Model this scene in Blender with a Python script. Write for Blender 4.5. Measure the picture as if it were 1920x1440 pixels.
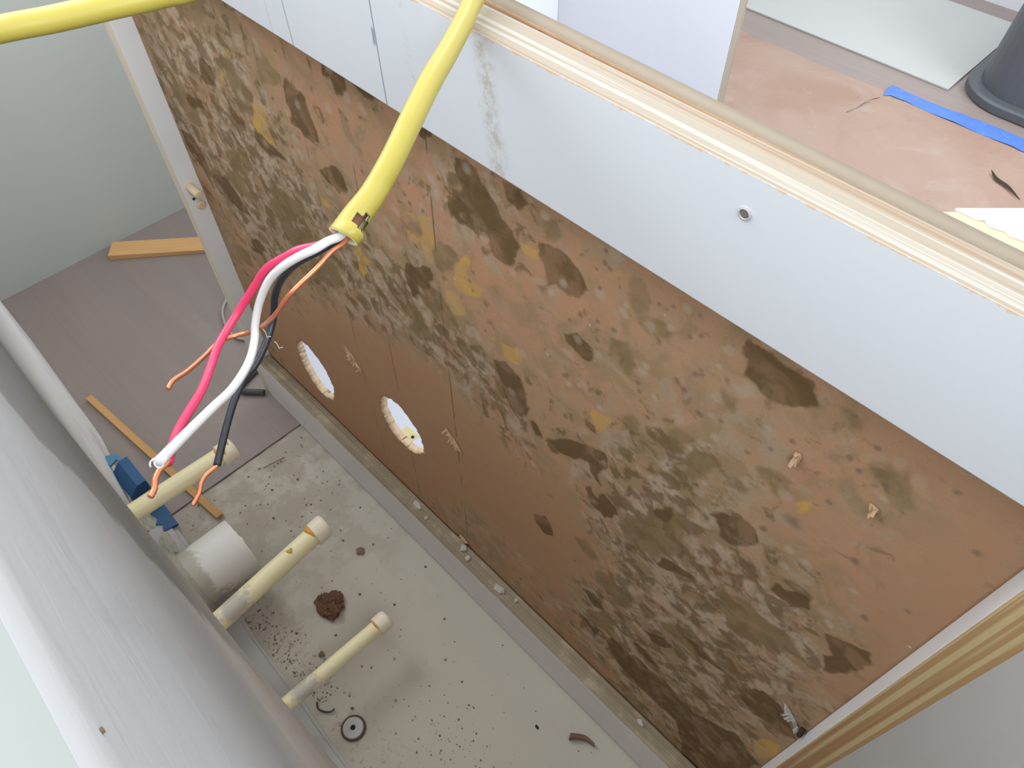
import bpy, bmesh, math, random
import numpy as np
from mathutils import Vector, Matrix

for o in list(bpy.data.objects):
    bpy.data.objects.remove(o)
SC = bpy.context.scene
COL = SC.collection
random.seed(7)

# ------------------------------------------------------------------ camera, world, light, exposure
cam_data = bpy.data.cameras.new('camera')
cam_data.sensor_fit = 'HORIZONTAL'
cam_data.sensor_width = 36.0
cam_data.lens = 1390.5 / 1920 * 36.0
cam_data.clip_start = 0.01
cam = bpy.data.objects.new('camera', cam_data)
COL.objects.link(cam)
CR = [[0.7042874725, 0.5615996298, -0.4342637591],
      [0.7099061651, -0.5601744116, 0.4268932743],
      [-0.0035203370, -0.6089421090, -0.7932068538]]
M = Matrix(((CR[0][0], -CR[0][1], -CR[0][2], 0.0),
            (CR[1][0], -CR[1][1], -CR[1][2], -0.2),
            (CR[2][0], -CR[2][1], -CR[2][2], 0.8507),
            (0, 0, 0, 1)))
cam.matrix_world = M
SC.camera = cam

world = bpy.data.worlds.new('daylight_room')
SC.world = world
world.use_nodes = True
bg = world.node_tree.nodes['Background']
bg.inputs['Color'].default_value = (0.90, 0.95, 1.0, 1)
bg.inputs['Strength'].default_value = 0.62

def fill_light(name, loc, target, sx, sy, power, color):
    l = bpy.data.lights.new(name, 'AREA')
    l.shape = 'RECTANGLE'; l.size = sx; l.size_y = sy
    l.energy = power; l.color = color
    o = bpy.data.objects.new(name, l)
    COL.objects.link(o)
    o.location = loc
    o.rotation_euler = (Vector(target) - Vector(loc)).to_track_quat('-Z', 'Y').to_euler()
    return o
fill_light('back_fill', (-1.6, 3.4, 2.3), (-0.4, 0.3, 0.4), 1.8, 1.4, 24, (0.95, 0.97, 1.0))  # added soft area light from the back left, source unseen

fill_light('right_fill', (3.0, -0.5, 2.9), (-0.5, -0.05, 0.3), 2.6, 1.6, 42, (0.97, 0.98, 1.0))  # added from the right to brighten the left part of the gap
fill_light('left_fill', (-2.9, -0.55, 2.9), (-0.45, -0.05, 0.25), 2.2, 1.4, 22, (0.98, 0.98, 1.0))  # added from the left to lift the light deep in the gap

SC.view_settings.view_transform = 'Standard'
SC.view_settings.look = 'None'
SC.view_settings.gamma = 1.0
SC.view_settings.use_curve_mapping = False
SC.view_settings.exposure = 1.78

# ------------------------------------------------------------------ helpers
class MB:
    """collects vertices and faces of one mesh"""
    def __init__(s):
        s.v = []; s.f = []; s.m = []
    def face(s, idx, m=0):
        s.f.append(tuple(idx)); s.m.append(m)
    def quad(s, a, b, c, d, m=0):
        n = len(s.v); s.v += [a, b, c, d]; s.face((n, n + 1, n + 2, n + 3), m)
    def box(s, x0, x1, y0, y1, z0, z1, m=0, mats=None):
        """mats: dict of face key (-x,+x,-y,+y,-z,+z) to material index"""
        n = len(s.v)
        s.v += [(x0, y0, z0), (x1, y0, z0), (x1, y1, z0), (x0, y1, z0),
                (x0, y0, z1), (x1, y0, z1), (x1, y1, z1), (x0, y1, z1)]
        mats = mats or {}
        for k, q in (('-z', (0, 3, 2, 1)), ('+z', (4, 5, 6, 7)), ('-y', (0, 1, 5, 4)),
                     ('+x', (1, 2, 6, 5)), ('+y', (2, 3, 7, 6)), ('-x', (3, 0, 4, 7))):
            s.face([n + i for i in q], mats.get(k, m))
        return s
    def prism(s, poly, z0, z1, m=0, mside=None):
        n = len(s.v); k = len(poly)
        s.v += [(p[0], p[1], z0) for p in poly] + [(p[0], p[1], z1) for p in poly]
        s.face([n + k - 1 - i for i in range(k)], m)
        s.face([n + k + i for i in range(k)], m)
        for i in range(k):
            j = (i + 1) % k
            s.face((n + i, n + j, n + k + j, n + k + i), m if mside is None else mside)
        return s
    def rings(s, rings, m=0, cap0=True, cap1=True, closed=True):
        n = len(s.v); k = len(rings[0])
        for r in rings: s.v += [tuple(p) for p in r]
        for a in range(len(rings) - 1):
            for i in range(k if closed else k - 1):
                j = (i + 1) % k
                s.face((n + a * k + i, n + a * k + j, n + (a + 1) * k + j, n + (a + 1) * k + i), m)
        if cap0: s.face([n + k - 1 - i for i in range(k)], m)
        if cap1: s.face([n + (len(rings) - 1) * k + i for i in range(k)], m)
        return s
    def tube(s, pts, rad, seg=14, m=0, cap=True, shape=None):
        """swept tube; rad number or list; shape(i,ang)->factor"""
        P = [Vector(p) for p in pts]
        n = len(P)
        T = [(P[min(i + 1, n - 1)] - P[max(i - 1, 0)]).normalized() for i in range(n)]
        up = Vector((0, 0, 1)) if abs(T[0].z) < 0.9 else Vector((1, 0, 0))
        u = T[0].cross(up).normalized()
        rings = []
        for i in range(n):
            u = (u - T[i] * u.dot(T[i])).normalized()
            w = T[i].cross(u)
            r = rad[i] if isinstance(rad, (list, tuple)) else rad
            ring = []
            for k in range(seg):
                a = 2 * math.pi * k / seg
                q = r * (shape(i / (n - 1), a) if shape else 1)
                ring.append(P[i] + (u * math.cos(a) + w * math.sin(a)) * q)
            rings.append(ring)
        s.rings(rings, m, cap, cap)
        return s
    def lathe(s, prof, c, axis='z', seg=32, m=0):
        rings = []
        for r, h in prof:
            ring = []
            for k in range(seg):
                a = 2 * math.pi * k / seg
                x, y = r * math.cos(a), r * math.sin(a)
                if axis == 'z': ring.append((c[0] + x, c[1] + y, c[2] + h))
                elif axis == 'y': ring.append((c[0] + x, c[1] + h, c[2] - y))
                else: ring.append((c[0] + h, c[1] + x, c[2] + y))
            rings.append(ring)
        return s.rings(rings, m, prof[0][0] > 0, prof[-1][0] > 0)

def world_loc(o):
    v = Vector((0, 0, 0))
    while o is not None:
        v += Vector(o.location); o = o.parent
    return v

def obj(name, mb, mats, parent=None, smooth=False, bevel=0.0, origin=None):
    """links one mesh; coordinates in mb are world coordinates"""
    V = np.array([tuple(p) for p in mb.v], dtype=np.float64)
    if parent is not None:
        base = world_loc(parent); loc = (0, 0, 0)
        if origin is not None:
            loc = Vector(origin) - base; base = Vector(origin)
    else:
        lo, hi = V.min(0), V.max(0)
        base = Vector(origin) if origin is not None else Vector(((lo[0] + hi[0]) / 2, (lo[1] + hi[1]) / 2, lo[2]))
        loc = base
    me = bpy.data.meshes.new(name)
    me.from_pydata([tuple(p) for p in (V - np.array(base))], [], mb.f)
    if not isinstance(mats, (list, tuple)): mats = [mats]
    for m in mats: me.materials.append(m)
    me.polygons.foreach_set('material_index', mb.m)
    bm = bmesh.new(); bm.from_mesh(me)
    bmesh.ops.recalc_face_normals(bm, faces=bm.faces)
    bm.to_mesh(me); bm.free()
    if smooth:
        me.polygons.foreach_set('use_smooth', [True] * len(me.polygons))
    me.update()
    o = bpy.data.objects.new(name, me)
    COL.objects.link(o)
    if parent is not None: o.parent = parent
    o.location = loc
    if bevel:
        b = o.modifiers.new('bevel', 'BEVEL'); b.width = bevel; b.segments = 2; b.limit_method = 'ANGLE'
        b.harden_normals = False
    return o

def empty(name, loc):
    o = bpy.data.objects.new(name, None)
    COL.objects.link(o); o.location = loc; o.empty_display_size = 0.02
    return o
def tag(o, label, cat, group=None, kind=None):
    o['label'] = label; o['category'] = cat
    if group: o['group'] = group
    if kind: o['kind'] = kind
    return o
def struct(o):
    o['kind'] = 'structure'
    return o

def spline(pts, n=8):
    """Catmull-Rom through pts"""
    P = [Vector(p) for p in pts]
    P = [P[0] * 2 - P[1]] + P + [P[-1] * 2 - P[-2]]
    out = []
    for i in range(1, len(P) - 2):
        a, b, c, d = P[i - 1], P[i], P[i + 1], P[i + 2]
        for k in range(n):
            t = k / n
            out.append(0.5 * ((2 * b) + (c - a) * t + (2 * a - 5 * b + 4 * c - d) * t * t + (3 * b - a - 3 * c + d) * t ** 3))
    out.append(P[-2])
    return out

# ------------------------------------------------------------------ node helpers
class NT:
    def __init__(s, name, rough=0.6, spec=0.35):
        s.mat = bpy.data.materials.new(name)
        s.mat.use_nodes = True
        s.t = s.mat.node_tree
        s.b = s.t.nodes['Principled BSDF']
        s.b.inputs['Roughness'].default_value = rough
        s.b.inputs['Specular IOR Level'].default_value = spec
        s.co = None
    def new(s, ty, **kw):
        n = s.t.nodes.new(ty)
        for k, v in kw.items(): setattr(n, k, v)
        return n
    def link(s, a, b):
        s.t.links.new(a, b)
    def put(s, sock, v):
        if isinstance(v, bpy.types.NodeSocket): s.link(v, sock)
        elif isinstance(v, (tuple, list)) and len(v) == 3 and sock.type == 'RGBA': sock.default_value = (*v, 1)
        else: sock.default_value = v
    def coord(s):
        if s.co is None: s.co = s.new('ShaderNodeTexCoord').outputs['Object']
        return s.co
    def mapped(s, loc=(0, 0, 0), scale=(1, 1, 1), rot=(0, 0, 0)):
        n = s.new('ShaderNodeMapping')
        s.link(s.coord(), n.inputs['Vector'])
        n.inputs['Location'].default_value = loc; n.inputs['Scale'].default_value = scale
        n.inputs['Rotation'].default_value = rot
        return n.outputs['Vector']
    def noise(s, scale, detail=4, rough=0.55, vec=None, dist=0.0, out='Fac'):
        n = s.new('ShaderNodeTexNoise')
        s.link(vec if vec is not None else s.coord(), n.inputs['Vector'])
        n.inputs['Scale'].default_value = scale; n.inputs['Detail'].default_value = detail
        n.inputs['Roughness'].default_value = rough; n.inputs['Distortion'].default_value = dist
        return n.outputs[out]
    def voronoi(s, scale, vec=None, out='Distance', rnd=1.0):
        n = s.new('ShaderNodeTexVoronoi')
        s.link(vec if vec is not None else s.coord(), n.inputs['Vector'])
        n.inputs['Scale'].default_value = scale; n.inputs['Randomness'].default_value = rnd
        return n.outputs[out]
    def math(s, op, a, b=0.0, c=0.0, clamp=False):
        n = s.new('ShaderNodeMath', operation=op); n.use_clamp = clamp
        s.put(n.inputs[0], a); s.put(n.inputs[1], b)
        if len(n.inputs) > 2: s.put(n.inputs[2], c)
        return n.outputs[0]
    def step(s, v, lo, hi, a=0.0, b=1.0):
        n = s.new('ShaderNodeMapRange', interpolation_type='SMOOTHSTEP')
        s.put(n.inputs['Value'], v); s.put(n.inputs['From Min'], lo); s.put(n.inputs['From Max'], hi)
        s.put(n.inputs['To Min'], a); s.put(n.inputs['To Max'], b)
        return n.outputs['Result']
    def mix(s, f, a, b, blend='MIX'):
        n = s.new('ShaderNodeMix', data_type='RGBA', blend_type=blend)
        s.put(n.inputs[0], f); s.put(n.inputs[6], a); s.put(n.inputs[7], b)
        return n.outputs[2]
    def xyz(s, vec=None):
        n = s.new('ShaderNodeSeparateXYZ'); s.link(vec if vec is not None else s.coord(), n.inputs[0])
        return n.outputs
    def color(s, c): s.put(s.b.inputs['Base Color'], c); return s
    def bump(s, h, strength=0.3, dist=0.001):
        n = s.new('ShaderNodeBump'); n.inputs['Strength'].default_value = strength
        n.inputs['Distance'].default_value = dist
        s.put(n.inputs['Height'], h); s.link(n.outputs['Normal'], s.b.inputs['Normal']); return s

def plain(name, col, rough=0.5, spec=0.4, var=0.08, scale=60, bump=0.0, metal=0.0):
    m = NT(name, rough, spec)
    n = m.noise(scale, 4)
    dark = tuple(c * (1 - var) for c in col); light = tuple(min(1, c * (1 + var)) for c in col)
    m.color(m.mix(n, dark, light))
    if bump: m.bump(n, bump, 0.001)
    m.b.inputs['Metallic'].default_value = metal
    return m.mat

# ------------------------------------------------------------------ mould on the back panel: outlines in mm, measured on the sheet (x, z)
STAIN_PATCHES = [
 ('D', [(-442.7,581.2),(-448.8,571.7),(-452.0,557.0),(-449.2,551.1),(-452.7,539.7),(-448.1,537.9),(-440.1,541.2),(-436.6,536.8),(-428.6,537.1),(-418.9,542.7),(-418.9,551.1),(-421.8,563.4),(-424.3,573.0),(-428.0,574.6),(-436.5,573.7),(-439.6,576.7)]),
 ('Y', [(-501.5,535.8),(-507.2,527.5),(-515.9,510.5),(-510.3,506.4),(-499.0,503.1),(-487.5,503.9),(-486.6,509.1),(-489.8,518.0),(-490.3,526.0),(-488.5,535.8),(-494.4,538.5)]),
 ('D', [(-518.1,506.1),(-518.5,497.6),(-512.1,491.8),(-500.6,488.5),(-476.6,498.5),(-488.3,502.0),(-499.6,501.8),(-510.3,506.4)]),
 ('O', [(-479.5,589.7),(-479.2,577.1),(-482.9,565.7),(-478.5,556.4),(-460.7,565.5),(-450.5,573.8),(-450.1,579.0),(-457.5,581.0),(-464.2,586.0),(-471.5,588.6)]),
 ('D', [(-392.2,608.7),(-393.8,599.3),(-384.9,600.8),(-382.8,593.8),(-370.4,598.4),(-369.3,607.3),(-363.2,609.8),(-355.8,604.6),(-343.8,605.3),(-332.4,611.3),(-362.9,610.9),(-385.3,611.1)]),
 ('D', [(-543.5,518.5),(-552.9,504.8),(-545.3,499.4),(-531.9,503.6),(-529.9,510.3),(-543.2,507.7),(-539.3,518.9)]),
 ('D', [(-580.2,537.7),(-586.0,524.9),(-583.8,517.8),(-564.7,522.1),(-558.3,533.8),(-560.6,541.8),(-567.5,543.5)]),
 ('O', [(-594.1,584.5),(-527.8,606.1),(-532.4,594.2),(-547.9,580.4),(-561.5,572.4),(-575.9,574.2),(-589.4,577.7)]),
 ('D', [(-638.3,483.5),(-635.3,474.4),(-605.2,485.5),(-603.2,491.5),(-613.7,493.0)]),
 ('O', [(-528.4,560.8),(-534.4,544.0),(-533.2,529.8),(-516.4,525.7),(-503.0,533.0),(-501.3,543.4),(-514.6,548.6),(-518.1,557.0)]),
 ('O', [(-658.2,491.2),(-663.8,474.2),(-655.0,450.8),(-635.4,451.4),(-622.0,457.7),(-623.2,478.6),(-632.8,491.5),(-641.0,498.2)]),
 ('O', [(-682.1,503.9),(-676.7,496.0),(-666.8,496.4),(-665.2,503.5),(-672.5,507.6)]),
 ('O', [(-684.3,528.7),(-689.6,518.7),(-679.2,522.0),(-675.1,530.6)]),
 ('y', [(-528.6,569.4),(-527.1,559.3),(-518.1,557.0),(-515.9,566.1),(-520.5,572.0)]),
 ('y', [(-548.5,543.6),(-552.9,528.4),(-543.5,530.9),(-536.4,547.1)]),
 ('D', [(-689.2,424.6),(-685.7,414.8),(-683.4,402.9),(-673.5,392.7),(-659.6,387.1),(-641.8,391.4),(-637.3,382.2),(-625.8,372.8),(-608.6,372.0),(-587.9,374.7),(-593.8,387.0),(-604.0,397.9),(-615.1,406.9),(-634.4,400.4),(-649.8,398.0),(-651.3,411.5),(-657.7,421.7),(-663.4,432.6)]),
 ('O', [(-613.6,409.5),(-596.1,398.4),(-568.2,407.8),(-537.9,426.6),(-561.3,421.3),(-570.7,430.4),(-586.3,429.9)]),
 ('O', [(-598.6,444.9),(-585.5,436.1),(-567.0,432.4),(-546.3,450.7),(-548.2,463.5),(-559.9,466.8)]),
 ('Y', [(-562.7,461.6),(-565.0,449.5),(-556.7,452.0),(-555.9,456.9)]),
 ('O', [(-523.4,451.7),(-518.6,439.1),(-537.1,422.9),(-514.3,397.7),(-498.0,402.8),(-497.2,438.0),(-504.4,452.6)]),
 ('D', [(-608.3,331.0),(-615.2,315.6),(-595.4,320.9),(-577.6,337.5),(-587.2,343.5)]),
 ('O', [(-511.3,400.8),(-510.1,387.5),(-486.7,397.9),(-461.3,408.0),(-453.6,419.1),(-459.9,429.5),(-467.3,434.3),(-490.0,420.6)]),
 ('O', [(-524.7,443.7),(-511.2,430.0),(-492.1,431.1),(-467.5,447.9),(-467.8,458.8),(-487.8,454.6),(-499.0,457.8)]),
 ('D', [(-425.5,515.1),(-415.3,506.4),(-402.5,505.7),(-392.6,517.3),(-394.5,525.4),(-404.5,529.2)]),
 ('y', [(-435.8,486.2),(-435.3,477.8),(-427.5,473.9),(-418.4,484.9),(-424.1,490.3)]),
 ('Y', [(-400.3,457.1),(-396.3,446.8),(-400.1,430.4),(-394.6,424.6),(-385.8,440.1),(-377.7,453.5),(-386.7,454.8),(-388.6,462.9)]),
 ('O', [(-665.1,287.6),(-654.6,270.3),(-631.6,279.2),(-630.3,298.2),(-647.2,300.5)]),
 ('O', [(-484.3,389.2),(-489.2,369.4),(-462.0,366.4),(-428.4,390.3),(-434.9,411.2),(-454.9,408.4)]),
 ('D', [(-298.0,609.8),(-301.6,602.0),(-297.4,601.5),(-289.0,608.6),(-290.0,611.2)]),
 ('y', [(-313.3,584.4),(-310.9,578.5),(-305.2,580.3),(-302.2,586.7),(-307.2,585.6)]),
 ('D', [(-270.3,601.7),(-270.9,590.8),(-265.0,587.8),(-266.5,581.1),(-275.7,579.7),(-281.1,565.1),(-278.2,556.7),(-266.3,556.0),(-249.8,560.8),(-241.6,563.1),(-243.2,558.1),(-238.0,551.9),(-233.6,549.3),(-226.9,547.8),(-221.2,555.5),(-219.1,570.9),(-226.1,578.1),(-234.6,579.1),(-236.9,585.2),(-242.7,589.9),(-247.9,596.0),(-252.9,603.8),(-260.0,604.5)]),
 ('D', [(-232.2,606.2),(-228.4,597.3),(-217.2,597.3),(-211.4,604.1),(-223.1,610.2)]),
 ('Y', [(-306.7,542.5),(-296.8,547.0),(-296.1,533.1),(-294.1,529.1),(-299.4,516.5),(-301.1,504.4),(-306.2,507.4),(-314.1,509.4),(-321.2,510.7),(-318.1,518.7),(-310.0,521.4),(-306.3,528.2),(-310.3,533.4)]),
 ('y', [(-327.4,537.0),(-324.5,532.1),(-313.2,535.2),(-307.3,528.5),(-298.0,531.1),(-298.5,541.7),(-306.6,543.4),(-317.4,541.4)]),
 ('O', [(-321.7,526.6),(-324.3,518.1),(-317.2,517.9),(-308.1,523.5),(-307.2,529.0),(-312.8,534.1)]),
 ('O', [(-297.7,517.6),(-299.9,505.2),(-291.2,501.3),(-279.4,512.3),(-272.6,529.3),(-277.5,530.6),(-291.4,529.9)]),
 ('Y', [(-268.3,533.4),(-279.4,511.8),(-280.7,498.7),(-273.1,495.6),(-254.4,505.2),(-248.8,516.4),(-258.7,515.6),(-264.4,519.6),(-261.0,532.4),(-262.1,537.0)]),
 ('Y', [(-287.4,486.8),(-288.1,475.9),(-280.2,471.0),(-270.4,476.8),(-269.7,485.3),(-273.6,490.2),(-279.9,490.7)]),
 ('D', [(-329.7,485.4),(-335.7,468.7),(-331.5,458.0),(-329.7,450.9),(-305.5,476.5),(-299.8,493.4),(-304.9,497.0),(-317.5,488.5)]),
 ('O', [(-322.0,460.3),(-310.9,454.5),(-297.2,450.7),(-290.1,446.4),(-275.9,457.7),(-278.4,466.9),(-288.7,475.4),(-295.9,480.8),(-303.3,480.2)]),
 ('O', [(-345.5,433.5),(-339.1,407.6),(-326.7,402.8),(-310.0,416.4),(-317.1,437.1),(-328.0,446.4)]),
 ('D', [(-203.1,583.0),(-201.6,574.5),(-199.5,572.0),(-197.1,555.4),(-188.9,560.4),(-181.9,557.9),(-175.2,562.0),(-170.6,574.1),(-173.6,581.7),(-181.5,587.6),(-187.9,588.2),(-196.5,585.7)]),
 ('Y', [(-219.1,574.8),(-214.9,570.1),(-209.5,569.3),(-201.5,573.0),(-202.9,577.8),(-209.7,577.3)]),
 ('o', [(-204.8,599.3),(-203.2,585.9),(-194.3,586.7),(-187.1,593.5),(-188.8,601.9),(-195.2,605.0)]),
 ('y', [(-162.4,589.3),(-156.4,589.1),(-147.9,592.4),(-142.3,599.9),(-146.1,602.6),(-154.2,598.8)]),
 ('O', [(-143.6,595.1),(-142.6,584.7),(-140.6,578.5),(-134.1,578.1),(-130.2,586.5),(-130.4,594.8),(-134.8,601.3),(-141.0,599.8)]),
 ('o', [(-140.3,576.1),(-135.1,570.1),(-124.5,568.5),(-112.4,574.5),(-113.1,585.6),(-122.0,590.0),(-129.5,586.2)]),
 ('D', [(-182.7,527.9),(-179.4,522.6),(-171.1,523.3),(-166.7,521.2),(-161.7,520.2),(-159.5,522.6),(-160.3,530.0),(-166.6,533.1),(-172.1,535.5),(-177.1,531.0)]),
 ('O', [(-148.5,536.8),(-144.9,538.5),(-139.3,538.8),(-135.7,532.6),(-131.0,533.6),(-130.7,543.1),(-135.5,550.1),(-139.6,553.2),(-146.4,549.3)]),
 ('Y', [(-152.9,477.6),(-150.0,463.1),(-144.8,464.4),(-139.4,473.0),(-140.3,483.5),(-143.9,485.4)]),
 ('D', [(-159.1,464.4),(-154.9,459.1),(-149.5,459.3),(-151.6,466.1),(-157.0,465.9)]),
 ('O', [(-140.5,491.1),(-134.6,493.2),(-129.8,488.7),(-120.3,487.5),(-120.0,501.6),(-124.2,503.7),(-134.9,495.6)]),
 ('D', [(-243.3,454.2),(-234.7,431.7),(-227.9,414.5),(-216.9,410.1),(-208.0,423.7),(-209.9,446.8),(-217.2,455.6),(-228.9,460.8)]),
 ('Y', [(-235.3,477.7),(-230.4,465.2),(-215.3,468.8),(-213.9,477.8),(-218.8,484.4)]),
 ('D', [(-190.0,406.1),(-183.4,398.7),(-171.1,409.0),(-157.9,417.8),(-151.1,422.2),(-146.8,413.4),(-139.0,408.5),(-141.1,418.1),(-135.3,435.2),(-136.1,448.5),(-145.6,444.9),(-154.4,440.9),(-160.2,437.8),(-171.2,429.9),(-181.9,419.6)]),
 ('D', [(-206.2,413.0),(-201.1,402.6),(-193.2,405.5),(-194.5,411.7),(-199.9,416.1)]),
 ('D', [(-149.3,391.2),(-145.7,380.5),(-139.1,375.7),(-129.6,372.3),(-122.7,383.4),(-124.3,395.3),(-132.4,402.1),(-135.6,401.0),(-135.4,386.9),(-141.7,390.2),(-145.2,398.7)]),
 ('D', [(-197.1,286.4),(-192.3,273.6),(-183.9,268.4),(-175.6,277.4),(-179.4,291.6),(-187.0,296.5)]),
 ('O', [(-153.6,304.5),(-143.8,297.8),(-133.4,290.8),(-127.2,300.7),(-131.5,309.7),(-143.3,315.9)]),
 ('o', [(-190.5,339.9),(-184.4,333.1),(-175.4,336.2),(-177.6,344.4)]),
 ('O', [(-116.8,396.1),(-117.6,375.1),(-111.5,367.1),(-99.9,364.7),(-82.5,382.8),(-69.5,405.4),(-73.9,448.7),(-84.2,446.3),(-94.4,434.9),(-101.3,411.1)]),
 ('D', [(-94.1,433.3),(-92.5,425.3),(-84.7,428.8),(-80.1,440.2),(-84.0,445.3)]),
 ('D', [(-81.8,381.4),(-79.7,368.3),(-71.4,372.9),(-64.4,381.8),(-54.3,387.4),(-60.5,390.0),(-67.5,388.0),(-76.1,386.9)]),
 ('O', [(-130.0,271.0),(-124.4,262.9),(-111.2,263.5),(-104.0,253.3),(-93.7,260.7),(-88.2,274.7),(-92.6,288.9),(-103.4,288.3),(-112.9,293.2),(-121.8,288.9)]),
 ('D', [(-139.1,229.6),(-130.1,221.3),(-121.0,217.0),(-112.2,225.8),(-117.1,236.4),(-127.9,240.8)]),
 ('O', [(-134.3,178.9),(-121.0,177.4),(-110.4,180.6),(-97.5,206.7),(-101.8,224.4),(-114.7,216.1)]),
 ('D', [(-131.5,170.6),(-121.3,162.6),(-114.0,155.9),(-110.7,172.8),(-119.9,179.5)]),
 ('D', [(-105.6,173.4),(-99.0,156.7),(-84.4,158.6),(-79.7,169.3),(-88.2,184.5),(-98.5,186.8)]),
 ('D', [(-73.9,254.9),(-65.7,249.2),(-55.0,250.2),(-47.6,266.3),(-55.4,270.9),(-65.1,266.6)]),
 ('O', [(-68.0,290.3),(-58.5,286.2),(-48.2,286.0),(-32.6,289.5),(-25.0,298.1),(-33.4,307.1),(-45.4,309.4),(-57.1,304.0)]),
 ('D', [(-78.5,215.3),(-71.3,207.3),(-59.4,205.7),(-50.3,212.4),(-64.7,222.1)]),
 ('O', [(-103.9,513.0),(-98.6,500.0),(-92.0,500.2),(-88.6,505.0),(-90.8,511.3),(-85.6,519.5),(-87.4,522.7),(-97.2,519.5)]),
 ('O', [(-87.1,501.3),(-86.7,493.2),(-81.7,487.6),(-75.8,493.6),(-70.1,504.9),(-69.1,515.5),(-70.7,520.4),(-76.9,518.1),(-83.0,514.5)]),
 ('D', [(-62.8,469.2),(-59.6,468.3),(-54.3,462.4),(-52.1,454.0),(-43.6,454.1),(-35.6,464.1),(-32.4,475.6),(-37.0,485.1),(-42.5,487.5),(-51.8,483.5),(-58.4,477.7)]),
 ('o', [(-62.8,515.9),(-62.8,504.8),(-55.7,500.0),(-49.0,502.8),(-44.8,516.1),(-50.0,518.3),(-58.3,519.0)]),
 ('o', [(-54.3,532.7),(-50.0,525.8),(-42.3,519.3),(-36.7,518.7),(-29.7,527.9),(-30.1,541.3),(-38.7,545.9),(-46.7,543.0),(-51.8,537.0)]),
 ('y', [(-28.8,528.9),(-24.8,521.7),(-19.3,519.7),(-15.1,527.7),(-15.8,538.1),(-20.8,539.4)]),
 ('N', [(-30.7,512.6),(-27.1,508.3),(-20.2,509.1),(-17.7,514.4),(-22.5,519.3),(-27.7,516.7)]),
 ('D', [(-77.8,606.8),(-78.3,599.2),(-73.5,597.1),(-71.7,590.0),(-72.3,585.5),(-66.2,584.0),(-60.2,582.9),(-52.1,585.9),(-44.3,589.6),(-41.2,595.4),(-46.6,607.8),(-52.5,607.9),(-59.5,608.1),(-68.3,608.4)]),
 ('o', [(-86.2,562.4),(-80.4,557.0),(-73.3,554.2),(-69.7,563.2),(-70.7,569.9),(-77.6,569.7),(-83.1,567.4)]),
 ('G', [(-77.7,576.6),(-74.7,571.1),(-71.1,571.2),(-64.4,578.1),(-66.0,583.4),(-70.7,583.0)]),
 ('G', [(-58.0,561.9),(-54.2,559.1),(-49.3,562.1),(-49.5,567.2),(-53.9,567.4)]),
 ('G', [(-105.5,476.1),(-99.2,474.4),(-92.5,483.5),(-96.4,489.5),(-103.6,487.0)]),
 ('G', [(-170.0,394.4),(-166.9,387.1),(-157.1,392.9),(-155.9,407.4),(-163.4,407.2)]),
 ('o', [(-35.8,603.3),(-28.5,592.6),(-22.3,592.0),(-19.0,595.9),(-19.0,603.6),(-21.8,606.3),(-28.5,607.8)]),
 ('o', [(-12.7,584.0),(-7.9,576.6),(0.9,571.7),(8.6,566.8),(15.6,576.2),(10.5,588.8),(2.8,595.7),(-5.1,591.1)]),
 ('D', [(-13.7,444.8),(-6.7,443.9),(-0.7,442.7),(6.1,451.5),(5.5,460.6),(-0.8,459.8),(-7.8,453.5),(-12.6,454.4)]),
 ('O', [(-33.2,377.8),(-22.0,367.5),(-10.2,364.3),(2.9,392.1),(-4.7,407.6),(-12.1,406.8),(-22.6,412.5),(-33.1,405.0)]),
 ('D', [(21.1,442.3),(32.1,427.3),(32.8,404.4),(44.1,419.7),(45.9,447.0),(41.6,455.1),(33.0,450.1)]),
 ('D', [(4.6,292.6),(23.8,278.7),(45.9,285.0),(52.7,297.8),(33.8,321.7),(17.1,321.2)]),
 ('O', [(-22.6,379.0),(-3.9,370.6),(11.1,390.1),(26.0,396.5),(10.3,414.5),(-10.7,402.3)]),
 ('Y', [(36.5,236.7),(47.9,215.2),(53.6,242.2),(52.7,264.5),(42.0,255.4)]),
 ('D', [(-45.7,304.2),(-24.4,295.7),(-7.2,302.2),(-30.4,306.5)]),
 ('D', [(-22.4,173.5),(5.4,197.1),(25.6,218.4),(50.1,203.2),(40.9,96.5),(13.6,37.4)]),  # low corner: heavy mould, with some shade put into its dark colour
 ('D', [(-97.9,148.4),(-56.8,132.5),(-3.0,138.8),(9.7,179.8),(-32.7,195.2),(-72.6,190.0)]),
 ('N', [(-74.0,408.1),(-69.8,402.6),(-65.7,412.8),(-69.9,416.6)]),
]
CLEAN_AREAS = [
 [(-663.1,205.5),(-595.6,254.9),(-556.6,250.0),(-455.1,328.5),(-408.6,350.3),(-371.2,366.3),(-309.8,383.7),(-274.0,352.4),(-224.4,351.1),(-179.6,379.4),(-148.5,328.8),(-123.2,300.0),(-143.6,245.1),(-153.4,166.0),(-196.2,182.5),(-270.2,190.8),(-426.7,75.2),(-629.5,67.7)],
 [(-17.1,604.5),(41.1,610.5),(57.3,580.7),(55.7,472.5),(59.1,390.5),(45.8,388.6),(35.9,478.2),(13.1,519.3),(25.6,571.1),(7.4,600.3)],
]
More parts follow.
